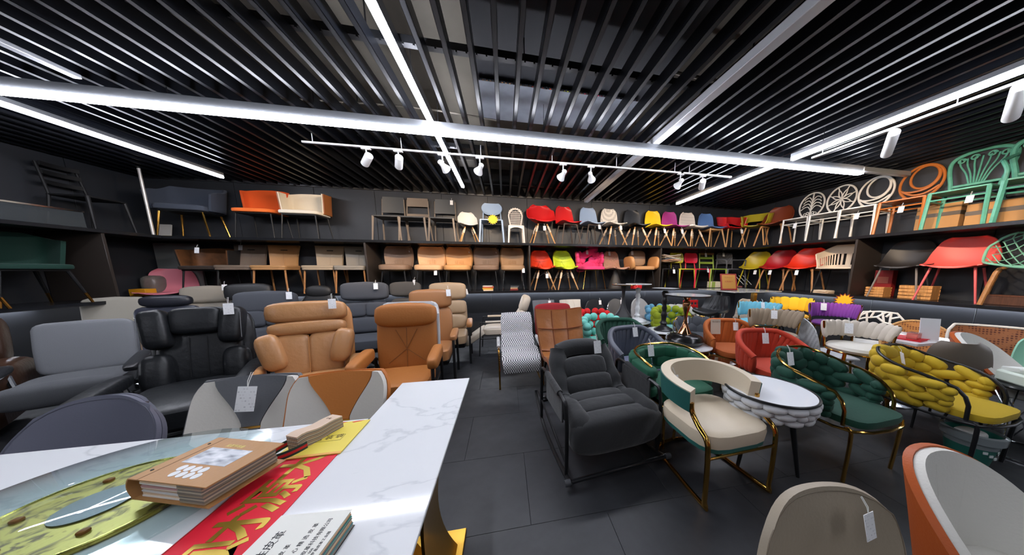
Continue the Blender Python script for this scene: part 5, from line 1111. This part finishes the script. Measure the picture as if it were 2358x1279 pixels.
# padded side table
t = thing('side_table', 'white top side table with grey padded woven skirt and black legs', 'table', (1.87, 1.45, 0))
obj('tabletop', MB().lathe([(.001, .588), (.268, .588), (.27, .596), (.001, .6)], 48), mat((226, 228, 232), .06), t); obj('top_rim', MB().tube([(.272 * cos(a), .272 * sin(a), .592) for a in [2 * pi * k / 48 for k in range(48)]], .009, 8, True), BLK, t)
fs = lambda u, v: ((.222 + .03 * v) * sin(pi * u), (.222 + .03 * v) * cos(pi * u), .45 + .13 * v)
woven(t, fabric((190, 192, 194), .8), fs, 3, 13, .09, 0, 1.2, 1.12, e=.8); obj('skirt_core', MB().lathe([(.001, .455), (.215, .455), (.25, .585), (.001, .585)], 32), fabric((120, 122, 124)), t)
for k in range(3):
    a = -.95 + 2 * pi * k / 3; obj('leg', MB().tube([(.14 * cos(a), .14 * sin(a), .46), (.22 * cos(a), .22 * sin(a), 0)], [.02, .011], 10), BLK, t)
# gold rim glass table
t = thing('coffee_table', 'round dark glass coffee table with polished gold rim', 'table', (2.2, 2.4, 0))
obj('glass_top', MB().lathe([(.001, .43), (.29, .43), (.29, .438), (.001, .438)], 48), mat((34, 20, 10), .04, coat=.5), t); obj('gold_rim', MB().lathe([(.29, .39), (.305, .39), (.308, .40), (.306, .445), (.29, .442), (.29, .39)], 48), GOLD, t)
for k in range(4): a = pi / 4 + pi / 2 * k; obj('leg', MB().tube([(.28 * cos(a), .28 * sin(a), .4), (.24 * cos(a), .24 * sin(a), 0)], .012, 8), GOLD, t)
tagp(obj('small_card', MB().box((2.42, 2.27, .441), (.05, .03, .003), RZ(20)), mat((220, 220, 220), .5)), 'tiny white card on the dark glass table', 'card')
# round marble tables with pedestal tables standing on them
def marble_table(label, x, y, r=.28, h=.5):
    t = thing('marble_table', label, 'table', (x, y, 0)); obj('tabletop', MB().lathe([(.001, h - .014), (r - .004, h - .014), (r, h - .008), (r - .004, h), (.001, h)], 48), MARB, t)
    obj('gold_rim', MB().lathe([(r * .5, h - .05), (r * .93, h - .045), (r * .95, h - .0145), (r * .5, h - .0145)], 40), GOLD, t); obj('stem', MB().lathe([(.02, .02), (.02, h - .04)], 16), GOLD, t); obj('base', MB().lathe([(.001, 0), (.17, 0), (.17, .012), (.03, .03), (.001, .03)], 32), GOLD, t)
marble_table('marble side table under the black dome pedestal table', 2.3, 2.86, .29); marble_table('marble side table under the black candlestick table', 2.5, 3.66, .27)
marble_table('marble side table under the white candlestick table', 2.42, 4.4, .25); marble_table('marble side table under the black bottle shaped table', 2.08, 4.3, .2, .52)
def ped_table(label, prof, m, x, y, z0, rt, h, topm, extra=None, rimm=None):
    t = thing('pedestal_table', label, 'table', (x, y, z0)); obj('stem', MB().lathe(prof, 32), m, t)
    obj('tabletop', MB().lathe([(.001, h - .012), (rt, h - .012), (rt + .004, h - .005), (rt, h), (.001, h)], 40), topm, t)
    if rimm: obj('top_rim', MB().tube([(rt * cos(a), rt * sin(a), h - .004) for a in [2 * pi * k / 40 for k in range(40)]], .008, 8, True), rimm, t)
    if extra: extra(t)
    return t
def knots(zs, rs, n=6):
    pr = []
    for (z, r) in zip(zs, rs): pr.append((r, z))
    return pr
TOPW = mat((224, 226, 228), .12)
ped_table('pedestal table with rose gold trumpet stem on a black dome base', [(.001, .12), (.1, .12), (.085, .14), (.035, .24), (.02, .33), (.022, .40), (.04, .46), (.05, .52), (.042, .555), (.026, .57), (.032, .585), (.05, .61), (.06, .628), (.001, .628)], ROSE, 2.28, 2.9, .5, .265, .645, mat((196, 198, 202), .1), lambda t: obj('dome_base', MB().lathe([(.001, 0), (.17, 0), (.215, .025), (.232, .065), (.21, .11), (.15, .138), (.08, .146), (.001, .147)], 40), mat((24, 24, 25), .22), t), BLK)
turn = lambda s: [(.001, 0), (.14 * s, 0), (.145 * s, .015), (.13 * s, .035), (.1 * s, .045), (.085 * s, .06), (.05, .075), (.045, .10), (.06, .12), (.045, .14), (.034, .16), (.04, .22), (.05, .25), (.036, .29), (.03, .32), (.042, .36), (.03, .40), (.034, .44), (.048, .48), (.034, .52), (.03, .54), (.048, .58), (.05, .61), (.03, .635), (.001, .635)]
ped_table('black turned candlestick table on a marble table', turn(1.), mat((26, 26, 28), .35), 2.48, 3.66, .5, .2, .675, TOPW, None, BLK)
ped_table('white turned candlestick table on a marble table', turn(1.25), mat((214, 216, 218), .25), 2.42, 4.4, .5, .23, .71, TOPW, None, None)
ped_table('black bottle shaped pedestal table with gold edged top', [(.001, 0), (.14, 0), (.165, .02), (.17, .06), (.165, .1), (.13, .15), (.07, .24), (.035, .34), (.026, .44), (.03, .56), (.05, .665), (.001, .665)], mat((38, 38, 40), .5), 2.08, 4.3, .52, .2, .685, TOPW, None, GOLD)
# ball chairs
def ball_chair(label, m, loc, rz, seatm, rows=2, cols=9, r=.06, s=1.):
    t = thing('ball_chair', label, 'armchair', loc, rz, None, s); f = wrap_fn(.25, .22, .02, 120, lambda u: .44, lambda u: .82 - .16 * max(0, abs(u) - .3), .02, .85)
    me = cached('ball', lambda: MB().cush((0, 0, 0), (2, 2, 2), e=1., nu=14, nv=10), 'padded_ball')
    for rr in range(rows):
        n = cols - (rr % 2)
        for k in range(n): obj('padded_ball', me, m, t, tuple(f(-.95 + 1.9 * k / (n - 1), (rr + .75) / (rows + .3))), None, (r, r, r))
    obj('seat', MB().cush((0, -.02, .42), (.46, .46, .14), e=.5, e2=.8), seatm, t); legs(t, (.15, .15), (.2, .2), .36, .012, .01, GOLD); return t
ball_chair('red ball cushion chair behind the mint ball chair', fabric((208, 36, 36)), (1.44, 3.94, 0), 0, fabric((208, 36, 36)), 3, 10)
ball_chair('mint ball cushion chair with a green pillow', fabric((120, 200, 186)), (1.36, 3.44, 0), -6, fabric((124, 204, 190)), 3, 10)
ball_chair('sky blue ball cushion chair behind the candlestick tables', fabric((104, 164, 194)), (2.98, 4.45, 0), 0, fabric((104, 164, 194)), 2, 9)
ball_chair('lime green ball cushion chair beside the black candlestick', fabric((142, 156, 30)), (2.83, 3.98, 0), -20, fabric((120, 180, 180)), 3, 9, .07)
t = thing('throw_pillow', 'dark green velvet pillow propped on the mint ball chair', 'pillow', (1.56, 3.30, .62), 8); obj('pillow', MB().cush((0, 0, 0), (.42, .13, .3), RX(-22), e=.45, puff=.3), velvet((20, 88, 62)), t)
# papasan style dark grey chair
t = woven_tub('charcoal grey woven round chair with gold rail behind rust chair', velvet((74, 78, 84)), (2.86, 3.36, 0), -20, velvet((60, 64, 70)), 2, 9, tag=((-.12, .15, .72),), h=.70, w=.29, rail=GOLD, lowz=.46)
# bar stools
def bar_stool(label, m, loc, rz, seatm, rows=1, cols=12, leg=GOLD, sh=.68, bh=.9, tag=None, th=.05, w=.24, gap=.05, tilt=18):
    t = thing('bar_stool', label, 'bar stool', loc, rz); f = wrap_fn(w, w * .92, 0, 82, lambda u: sh + gap, lambda u: bh, .03, .95)
    woven(t, m, f, rows, cols, th, tilt, 1.12, 1.5, alt=False)
    obj('seat', MB().lathe([(.001, sh - .055), (w * .9, sh - .055), (w * .98, sh - .03), (w * .9, sh - .005), (.001, sh)], 32), seatm, t); obj('seat_ring', MB().tube([(w * .95 * cos(a), w * .95 * sin(a), sh - .06) for a in [2 * pi * k / 32 for k in range(32)]], .009, 8, True), leg, t)
    for sx in (-1, 1): obj('back_post', MB().tube([V(f(sx, 0)) + V((0, 0, -gap - .05)), V(f(sx, 1)) + V((0, 0, .01))], .010, 8), leg, t)
    for sx in (-1, 1):
        for sy in (-1, 1): obj('leg', MB().tube([(sx * w * .62, sy * w * .62, sh - .06), (sx * w * .8, sy * w * .8, 0)], .014, 8), leg, t)
    obj('foot_ring', MB().tube([(w * .98 * cos(a), w * .98 * sin(a), .25) for a in [2 * pi * k / 32 for k in range(32)]], .008, 8, True), leg, t)
    if tag: price_tag(t, tag[0], *tag[1:])
    return t
bar_stool('cream woven bar stool with gold frame, nearest of the stools', fabric((206, 196, 182), .8), (3.46, 1.87, 0), -38, fabric((208, 204, 194)), tag=((-.02, .18, .9), 0, 1.2), sh=.71, bh=.92)
bar_stool('taupe woven bar stool between blue stool and cream stool', fabric((150, 134, 114), .8), (3.28, 2.56, 0), -32, fabric((146, 134, 118)), tag=((.04, .18, .94), 0, 1.2), sh=.69, bh=.95)
bar_stool('sky blue woven bar stool with gold frame', fabric((110, 180, 198), .8), (3.86, 3.28, 0), -36, fabric((110, 184, 204)), tag=((.08, .18, .95), 30, 1.1), sh=.69, bh=.95, tilt=24)
bar_stool('bright yellow padded bar stool with gold wire back', fabric((240, 196, 40), .8), (4.78, 3.5, 0), -45, fabric((226, 170, 40)), 1, 6, sh=.72, bh=.98, th=.07, tilt=0)
bar_stool('purple fringed bar stool with gold posts', fabric((128, 62, 152), .9), (4.68, 2.84, 0), -42, fabric((110, 52, 130)), 1, 18, tag=((-.08, .18, .96), 0, 1.2), sh=.72, bh=.96, tilt=4)
t = thing('starburst_sign', 'yellow starburst sign behind the purple stool', 'sign', (5.0, 2.95, 1.0), -45); obj('card', star(14, .1, .07, .002), mat((240, 186, 40), .5), t); obj('border', star(14, .12, .085, .001), mat((120, 40, 20), .6), t, (0, .004, 0))
t = thing('bar_stool', 'black quilted leather swivel bar stool', 'bar stool', (3.46, 3.78, 0), -68)
pf = [(-.2, .70, .2), (-.19, .74, .215), (-.05, .74, .225), (.1, .75, .22), (.17, .82, .21), (.2, .92, .2), (.22, 1.02, .18)]
fq = lambda u, v: (interp(pf, v)[2] * u, interp(pf, v)[0] - .06 * u * u * v, interp(pf, v)[1] + .06 * u * u * (1 - v))
obj('seat_shell', MB().shell(fq, 14, 18, -.02, .02), leather((28, 29, 31), .35), t)
for a in (-1, 1):
    for k in range(5): obj('quilt_seam', MB().tube([V(fq(-.55 + .27 * k + a * .3 * (j / 4 - .5), .5 + .45 * j / 4)) + V((0, -.021, .004)) for j in range(5)], .003, 4), BLK, t)
obj('column', MB().tube([(0, 0, .03), (0, 0, .72)], .028, 12), CHROME, t); obj('base', MB().lathe([(.001, 0), (.2, 0), (.2, .012), (.04, .035), (.001, .035)], 32), CHROME, t)
# bar height marble table with framed certificate
t = thing('bar_table', 'marble topped bar table on gold posts near the back corner', 'table', (4.3, 4.12, 0))
obj('tabletop', MB().box((0, 0, 1.082), (1.0, .84, .016), bev=.003), tex_mat('marble_grey', marble((196, 192, 184), (150, 146, 140)), .12), t); obj('post', MB().box((.28, -.1, .54), (.07, .07, 1.06), bev=.004), GOLD, t); obj('post', MB().tube([(-.3, .1, .02), (-.3, .1, 1.07)], .045, 12), BLK, t); obj('foot_plate', MB().box((0, 0, .01), (.8, .4, .02), bev=.004), GOLD, t)
t = thing('certificate', 'red framed gold certificate standing on the bar table', 'certificate', (3.98, 3.98, 1.0905), -22)
fr = RX(-20); obj('frame', MB().box((0, .06, .155), (.27, .02, .31), fr, .004), mat((128, 28, 22), .35), t); obj('plaque', MB().box(tuple(fr @ V((0, -.0115, 0)) + V((0, .06, .155))), (.22, .003, .26), fr), mat((176, 126, 60), .35, .6), t)
mt = fr.to_4x4(); text(t, 'heading', '荣誉证书', .036, tuple(fr @ V((-.072, -.0145, .07)) + V((0, .06, .155))), (rad(70), 0, 0), mat((150, 100, 30), .4), .0004); text(t, 'line', '优秀商户', .034, tuple(fr @ V((-.068, -.0145, -.01)) + V((0, .06, .155))), (rad(70), 0, 0), mat((150, 40, 24), .4), .0004)
obj('stand', MB().box((0, .13, .13), (.03, .006, .26), RX(16)), BLK, t)
# small chairs around the bar table
t = plastic_chair('kids_chair', 'small red chair with slatted back under the bar table', plastic((190, 30, 34)), (3.86, 4.62, 0), -6, 'ladder', .36, .36, .8, .5)
for k in range(5): obj('back_spindle', MB().box((-.14 + .07 * k, .2, .68), (.016, .014, .26)), plastic((190, 30, 34)), t)
woven_tub('cream barrel chair behind the rose gold pedestal table', fabric((206, 202, 192)), (3.3, 4.3, 0), -10, fabric((190, 184, 172)), 1, 8, BLK, 0, .78, w=.26, e=.5, tag=((-.05, .2, .76),), lowz=.62)
t = thing('stool', 'silver drum stool beside the bar table post', 'stool', (4.42, 4.7, 0)); obj('drum', MB().lathe([(.001, 0), (.16, 0), (.17, .02), (.14, .3), (.17, .58), (.16, .6), (.001, .6)], 32), CHROME, t); obj('top_band', MB().lathe([(.001, .6), (.155, .6), (.15, .625), (.001, .63)], 32), CHROME, t)
t = shell_chair('shell_chair', 'cream woven high back chair behind the bar table', tex_mat('cream_knit', _weave((206, 196, 180), (150, 140, 124), 40.), .8), (5.05, 4.55, 0), -50, 'metal', fn=shell_fn(w=1.0), tag=((.06, .16, .84),), th=.03)
t = shell_chair('shell_chair', 'dark brown leather chair behind the sky blue stool', leather((58, 46, 40), .45), (4.95, 3.95, 0), -60, 'metal', fn=shell_fn(w=1.05), th=.03)
# white mesh back chair, seen from behind
t = thing('mesh_chair', 'white chair with finely perforated curved back, beside taupe stool', 'chair', (3.86, 2.4, 0), 62)
def fm(u, v): return (.22 * u, .2 + .06 * v - .07 * u * u, .42 + v * (.2 + .25 * math.sqrt(max(0, 1 - .98 * u * u))))
WM = tex_mat('perf_white', _weave((206, 210, 212), (120, 126, 130), 75.), .4); obj('backrest', MB().shell(fm, 14, 14, -.006, .006), WM, t); obj('seat', MB().box((0, -.02, .435), (.44, .42, .03), bev=.01), plastic((204, 208, 210)), t); legs(t, (.19, .18), (.22, .22), .42, .014, .012, plastic((204, 208, 210)))
# voronoi back chair
t = thing('openwork_chair', 'white chair with irregular openwork back by the right wall', 'chair', (5.03, 2.56, 0), -62); WP = plastic((224, 224, 220))
C = lambda x, z: (x, .2 + (z - .45) * .15, z)
obj('back_frame', MB().tube([C(*p) for p in ((-.2, .46), (-.215, .68), (-.15, .85), (0, .87), (.15, .86), (.21, .78), (.205, .46))], .014, 6), WP, t)
for a, b in (((-.2, .6), (-.1, .66)), ((-.1, .66), (-.12, .85)), ((-.1, .66), (0, .6)), ((0, .6), (.05, .72)), ((.05, .72), (.02, .87)), ((.05, .72), (.14, .7)), ((.14, .7), (.21, .76)), ((.14, .7), (.13, .56)), ((.13, .56), (0, .6)), ((.13, .56), (.2, .5)), ((-.21, .72), (-.14, .76)), ((-.14, .76), (-.02, .79)), ((.1, .86), (.1, .71)), ((0, .6), (-.03, .47)), ((-.1, .66), (-.14, .5)), ((.13, .56), (.1, .47)), ((-.17, .8), (-.08, .87)), ((-.08, .77), (-.05, .87)), ((.06, .8), (.1, .86)), ((.1, .78), (.19, .82)), ((-.02, .79), (.06, .87)), ((.05, .72), (-.02, .79))): obj('openwork_bar', MB().tube([C(*a), C(*b)], .013, 6), WP, t)
obj('seat', MB().box((0, -.02, .445), (.44, .42, .025), bev=.01), WP, t); legs(t, (.19, .18), (.22, .22), .43, .013, .01, WP)
# rattan chairs
RAT = tex_mat('rattan', _weave((196, 132, 68), (110, 56, 24), 46.), .6); RATD = tex_mat('rattan_dark', _weave((146, 92, 56), (80, 34, 20), 42.), .6)
def rattan(label, m, rimm, loc, rz, w=.26, tag=None, round_=True):
    t = thing('rattan_chair', label, 'armchair', loc, rz)
    if round_: f = lambda u, v: (w * u, .19 + .1 * v - .12 * u * u, .47 + v * (.1 + .27 * math.sqrt(max(0, 1 - .98 * u * u))))
    else: f = lambda u, v: (w * u * (1 - .16 * max(0, (v - .7) / .3) ** 2), .2 + .08 * v - .05 * u * u, .47 + .38 * v)
    obj('back_caning', MB().shell(f, 18, 14, -.004, .004), m, t); obj('back_rim', MB().tube([V(f(-1, k / 6)) for k in range(6)] + [V(f(-cos(pi * k / 26), 1)) for k in range(27)] + [V(f(1, .84 - k / 6)) for k in range(6)], .013, 8), rimm, t)
    obj('seat', MB().box((0, -.02, .45), (.46, .44, .03), bev=.012), m, t); legs(t, (.19, .18), (.22, .22), .435, .016, .013, rimm)
    obj('apron', MB().box((0, -.22, .40), (.4, .016, .03), bev=.004).box((0, -.22, .33), (.4, .012, .02), bev=.004).box((0, -.22, .365), (.03, .012, .06)), rimm, t)
    if tag: price_tag(t, tag[0], *tag[1:])
rattan('honey rattan chair with wide rounded back and pale rim', RAT, wood((206, 160, 104)), (4.72, 2.02, 0), -52, .28, ((.08, .14, .82), 0, 1.2))
rattan('brown cane back chair with white frame by the right wall', RATD, plastic((222, 218, 210)), (4.98, 1.62, 0), -48, .27, None, False)
# taupe shell seen from behind, mint shell, orange and white shells
shell_chair('shell_chair', 'taupe plastic shell chair turned away behind the yellow chair', plastic((104, 94, 84), .5), (4.0, 1.62, 0), 150, 'metal', fn=shell_fn(w=1.05, fwd=.08))
shell_chair('shell_chair', 'mint green plastic shell chair at the right edge', plastic((150, 208, 180)), (4.95, 1.24, 0), -30, 'metal', fn=shell_fn(w=1.1), basem=plastic((150, 208, 180)))
def petal_chair(label, inm, outm, loc, rz, s=1.):
    t = thing('petal_chair', label, 'armchair', loc, rz, None, s)
    f = wrap_fn(.215, .2, .02, 100, lambda u: .40, lambda u: .86 - .34 * abs(u) ** 2.2, .085, .95)
    obj('outer_shell', MB().shell(f, 30, 12, -.028, -.001), outm, t); obj('inner_lining', MB().shell(lambda u, v: f(u * .985, v * .985), 30, 12, 0., .03), inm, t)
    for k in range(5): u = -.64 + .32 * k; obj('channel_seam', MB().tube([V(f(u * (1 - .35 * (1 - v)), v)) * 1 + V((-.028 * sin(rad(100) * u), -.028 * cos(rad(100) * u), 0)) for v in [j / 8 for j in range(8)]], .0035, 5), inm, t)
    obj('seat', MB().cush((0, -.06, .43), (.46, .48, .11), e=.4, e2=.6), inm, t); legs(t, (.16, .15), (.22, .22), .38, .013, .01, BLKM)
    return t
OR2 = leather((176, 84, 34), .5); OFFW = leather((216, 214, 206), .5)
petal_chair('off white petal chair with orange outside behind the printer', OFFW, OR2, (4.36, 1.36, 0), 8)
petal_chair('off white petal chair with orange outside, cropped at lower right', OFFW, OR2, (1.63, .37, 0), 2, .88)
t = thing('tub_chair', 'taupe leather chair with hanging price tag, cropped at bottom', 'chair', (.93, .33, 0), -2)
def fb(u, v): k = 1 - .14 * max(0, (v - .5) / .5) ** 2; return (.26 * u * k, .17 + .06 * v - .06 * u * u, .43 + .345 * v - .07 * abs(u) ** 4 * v)
TP = leather((158, 146, 128), .5); obj('backrest', MB().shell(fb, 18, 16, -.008, .014), TP, t); obj('piping', MB().tube([V(fb(-.97, k / 10)) + V((0, -.014, 0)) for k in range(10)] + [V(fb(-.97 + .194 * k, .965)) + V((0, -.014, 0)) for k in range(11)] + [V(fb(.97, .9 - k / 10)) + V((0, -.014, 0)) for k in range(10)], .002, 5), leather((120, 108, 92)), t)
obj('seat', MB().cush((0, -.06, .43), (.46, .46, .1), e=.4), TP, t); legs(t, (.16, .15), (.22, .22), .38, .013, .01, BLKM); price_tag(t, (.085, .14, .75), 8, .82)
# white display table with red samples
t = thing('display_table', 'white square table with red samples behind the cream stool', 'table', (4.2, 2.0, 0)); obj('tabletop', MB().box((0, 0, .735), (.62, .62, .03), bev=.004), mat((226, 228, 230), .15), t); obj('column', MB().tube([(0, 0, .02), (0, 0, .72)], .03, 12), CHROME, t); obj('base', MB().lathe([(.001, 0), (.24, 0), (.24, .012), (.04, .03), (.001, .03)], 32), CHROME, t)
tagp(obj('red_folder', MB().box((4.1, 1.84, .7565), (.26, .2, .012), RZ(10)), mat((196, 20, 36), .5)), 'red folder lying on the white display table', 'folder')
t = thing('sample_stand', 'white card stand on the white display table', 'stand', (4.22, 1.78, .7505), -40); obj('upright', MB().box((0, .0, .11), (.13, .01, .22), RX(-8)), mat((206, 208, 208), .5), t); obj('base', MB().box((0, -.02, .004), (.14, .1, .008)), mat((206, 208, 208), .5), t)
t = thing('glass_tray', 'small clear pink box on the red folder', 'box', (4.06, 1.8, .763), 10); obj('box', MB().box((0, 0, .03), (.1, .07, .06), bev=.004), thin_glass((236, 170, 160), .3), t); obj('lid', MB().box((0, 0, .063), (.104, .074, .006), bev=.002), thin_glass((236, 200, 190), .3), t)
# printer on a black stool table
t = thing('wire_table', 'black topped table with chrome wire base at right edge', 'table', (4.02, 1.12, 0)); obj('tabletop', MB().lathe([(.001, .555), (.25, .555), (.255, .565), (.25, .575), (.001, .575)], 40), mat((30, 31, 33), .2), t)
for k in range(10):
    a = 2 * pi * k / 10; obj('wire', MB().tube([(.2 * cos(a), .2 * sin(a), .555), (.1 * cos(a + .6), .1 * sin(a + .6), .3), (.22 * cos(a + 1.2), .22 * sin(a + 1.2), .008)], .005, 6), CHROME, t)
obj('floor_ring', MB().tube([(.22 * cos(a), .22 * sin(a), .008) for a in [2 * pi * k / 32 for k in range(32)]], .007, 6, True), CHROME, t)
t = thing('receipt_printer', 'pale green and white receipt printer on the wire base table', 'printer', (3.98, 1.12, .5755), -28); PG = mat((206, 216, 204), .45)
obj('body', MB().box((0, 0, .045), (.3, .2, .09), bev=.015), PG, t); obj('cover', MB().box((0, .03, .105), (.26, .13, .05), RX(-14), .012), mat((220, 224, 218), .45), t); obj('paper_slot', MB().box((0, -.03, .118), (.14, .012, .006), RX(-14)), BLK, t); obj('display_panel', MB().box((0, -.101, .05), (.13, .004, .025)), mat((52, 92, 78), .3), t)
for k in range(4): obj('button', MB().box((-.042 + .028 * k, -.104, .05), (.018, .003, .011)), mat((120, 190, 160), .4), t)
obj('switch', MB().box((-.14, -.098, .03), (.02, .006, .02)), BLK, t)
# waste basket
t = thing('waste_basket', 'teal plastic waste basket lined with a clear bag', 'basket', (3.47, 1.16, 0)); BK = mat((56, 132, 118), .4)
obj('bucket', MB().lathe([(.001, .004), (.09, 0), (.095, .006), (.128, .23), (.134, .235), (.124, .235), (.09, .012), (.001, .012)], 32), BK, t)
obj('bag_liner', MB().lathe([(.12, .15), (.126, .246), (.14, .244), (.139, .2), (.143, .195), (.146, .248), (.128, .256), (.118, .15)], 28), thin_glass((196, 204, 206), .35), t)
for k in range(5): obj('bin_print', MB().box((.118 * cos(-2.2 + .28 * k), .118 * sin(-2.2 + .28 * k), .13 - .02 * (k % 3)), (.022, .004, .018), RZ(-36 + 16 * k)), mat((206, 214, 212), .5), t)
tagp(obj('crumpled_paper', MB().cush((3.45, 1.16, .22), (.15, .13, .07), e=.6), mat((214, 214, 210), .7, bump=1., scale=18)), 'crumpled white paper in the teal waste basket', 'paper')
# ------------------------------------------------------------------ small things on the shelves
def pile(label, x, y, z, cols, w=.16, d=.13, th=.018, rz=0.):
    for k, c in enumerate(cols):
        o = obj('sample_book', MB().box((0, 0, 0), (w * random.uniform(.85, 1.05), d, th * .95), bev=.002), mat(c, .7), None, (x + random.uniform(-.012, .012), y, z + th * (k + .5) + .0005), (0, 0, rad(rz + random.uniform(-6, 6))))
        tagp(o, label % ('bottom', 'second', 'third', 'fourth', 'fifth', 'sixth', 'seventh')[k], 'book', label[3:].strip())
pile('%s book of the colourful pile under the brown pleated chair', -.33, 5.3, ZL, [(226, 200, 176), (216, 176, 90), (206, 150, 40), (190, 80, 60), (200, 190, 180)], .2, .15, .02)
pile('%s book of the small pile under the brown curved chair', .19, 5.3, ZL, [(120, 44, 40), (150, 60, 50), (190, 150, 110), (120, 118, 110), (70, 72, 76)], .16, .13, .018)
pile('%s magazine under the orange red shell on the right wall', 5.56, 3.6, ZL, [(226, 200, 170), (214, 190, 160), (230, 210, 186), (216, 196, 170)], .2, .24, .013)
pile('%s magazine in the right back corner under yellow shell', 5.4, 5.28, ZL, [(150, 110, 100), (190, 90, 110), (120, 90, 80)], .3, .16, .012)
t = thing('yellow_sign', 'small yellow green card box under the taupe pleated chair', 'box', (-1.86, 5.36, ZL), 4); obj('card_box', MB().box((0, 0, .085), (.24, .08, .17), bev=.003), mat((196, 186, 70), .5), t); obj('card_label', MB().box((0, -.041, .085), (.15, .002, .1)), mat((220, 210, 120), .5), t)
t = thing('extinguisher', 'small red fire extinguisher behind a shelf divider', 'extinguisher', (-2.5, 5.5, ZL)); obj('cylinder', MB().lathe([(.001, 0), (.045, 0), (.045, .17), (.03, .2), (.012, .21), (.001, .21)], 20), RED, t); obj('valve', MB().box((0, 0, .225), (.03, .05, .03), bev=.004), BLK, t)
t = thing('gift_box', 'red patterned box behind the pedestal table tops', 'box', (2.86, 5.3, ZL)); obj('box_body', MB().box((0, 0, .05), (.2, .14, .1), bev=.004), mat((190, 26, 30), .5), t); obj('box_pattern', MB().tube([(-.04 + .03 * cos(a), -.072, .05 + .03 * sin(a)) for a in [2 * pi * k / 16 for k in range(16)]], .004, 5, True), mat((240, 120, 110), .5), t)
t = thing('green_box', 'pale green and cream box on the lower shelf beside red chair', 'box', (4.86, 5.3, ZL)); obj('box_body', MB().box((0, 0, .07), (.26, .14, .14), bev=.004), mat((216, 206, 176), .6), t); obj('box_side', MB().box((-.08, -.072, .07), (.09, .004, .136)), mat((150, 170, 80), .6), t)
t = thing('folding_rack', 'thin white folding rack leaning in the back right corner', 'rack', (5.62, 5.36, ZL), -30)
for k in range(3): obj('rack_bar', MB().tube([(-.1 + .08 * k, 0, .28), (.1 + .08 * k, 0, .06)], .006, 6), WHITE, t)
t = thing('red_carton', 'dark red carton behind the black shell chair on right wall', 'box', (5.86, 3.0, ZL)); obj('box_body', MB().box((0, 0, .2), (.1, .2, .4), bev=.004), mat((140, 28, 26), .6), t); obj('box_print', MB().box((-.051, 0, .25), (.002, .12, .1)), mat((170, 90, 70), .6), t)
for k, (y, w, h, lab) in enumerate(((2.92, .2, .15, 'small wooden crate beside the red carton on the right shelf'), (2.55, .3, .19, 'larger wooden crate between black and coral shell chairs'))):
    t = thing('wooden_crate', lab, 'crate', (5.6 + .06 * k, y, ZL))
    for i in range(4): obj('slat', MB().box((-.08, 0, h * (i + .5) / 4), (.012, w, h / 4 - .008), bev=.002), wood((196, 142, 84)), t); obj('slat', MB().box((.08, 0, h * (i + .5) / 4), (.012, w, h / 4 - .008), bev=.002), wood((196, 142, 84)), t)
    for sy in (-1, 1): obj('crate_end', MB().box((0, sy * (w / 2 - .01), h / 2), (.15, .012, h), bev=.002), wood((186, 132, 76)), t)
t = thing('wooden_box', 'dark wooden box under the mint lattice chair', 'box', (5.72, 1.85, ZL)); obj('box_body', MB().box((0, 0, .05), (.16, .4, .1), bev=.004), wood((96, 60, 40)), t); obj('lid', MB().box((0, 0, .105), (.17, .41, .014), bev=.003), wood((110, 66, 44)), t)
tagp(obj('white_board', MB().box((-5.55, 5.66, ZU + .12), (.16, .02, .22), RX(-12)), mat((190, 186, 180), .6)), 'small white board leaning on the wall behind the corner post', 'board')
t = thing('floor_shoe', 'black toggle foot lying on the floor beside the rocking chair', 'foot', (.42, 2.72, 0), 20); obj('sole', MB().box((0, 0, .015), (.12, .07, .03), bev=.01), BLK, t); obj('cap', MB().cush((0, 0, .04), (.1, .06, .04), e=.6), mat((70, 70, 72), .3, .5), t)
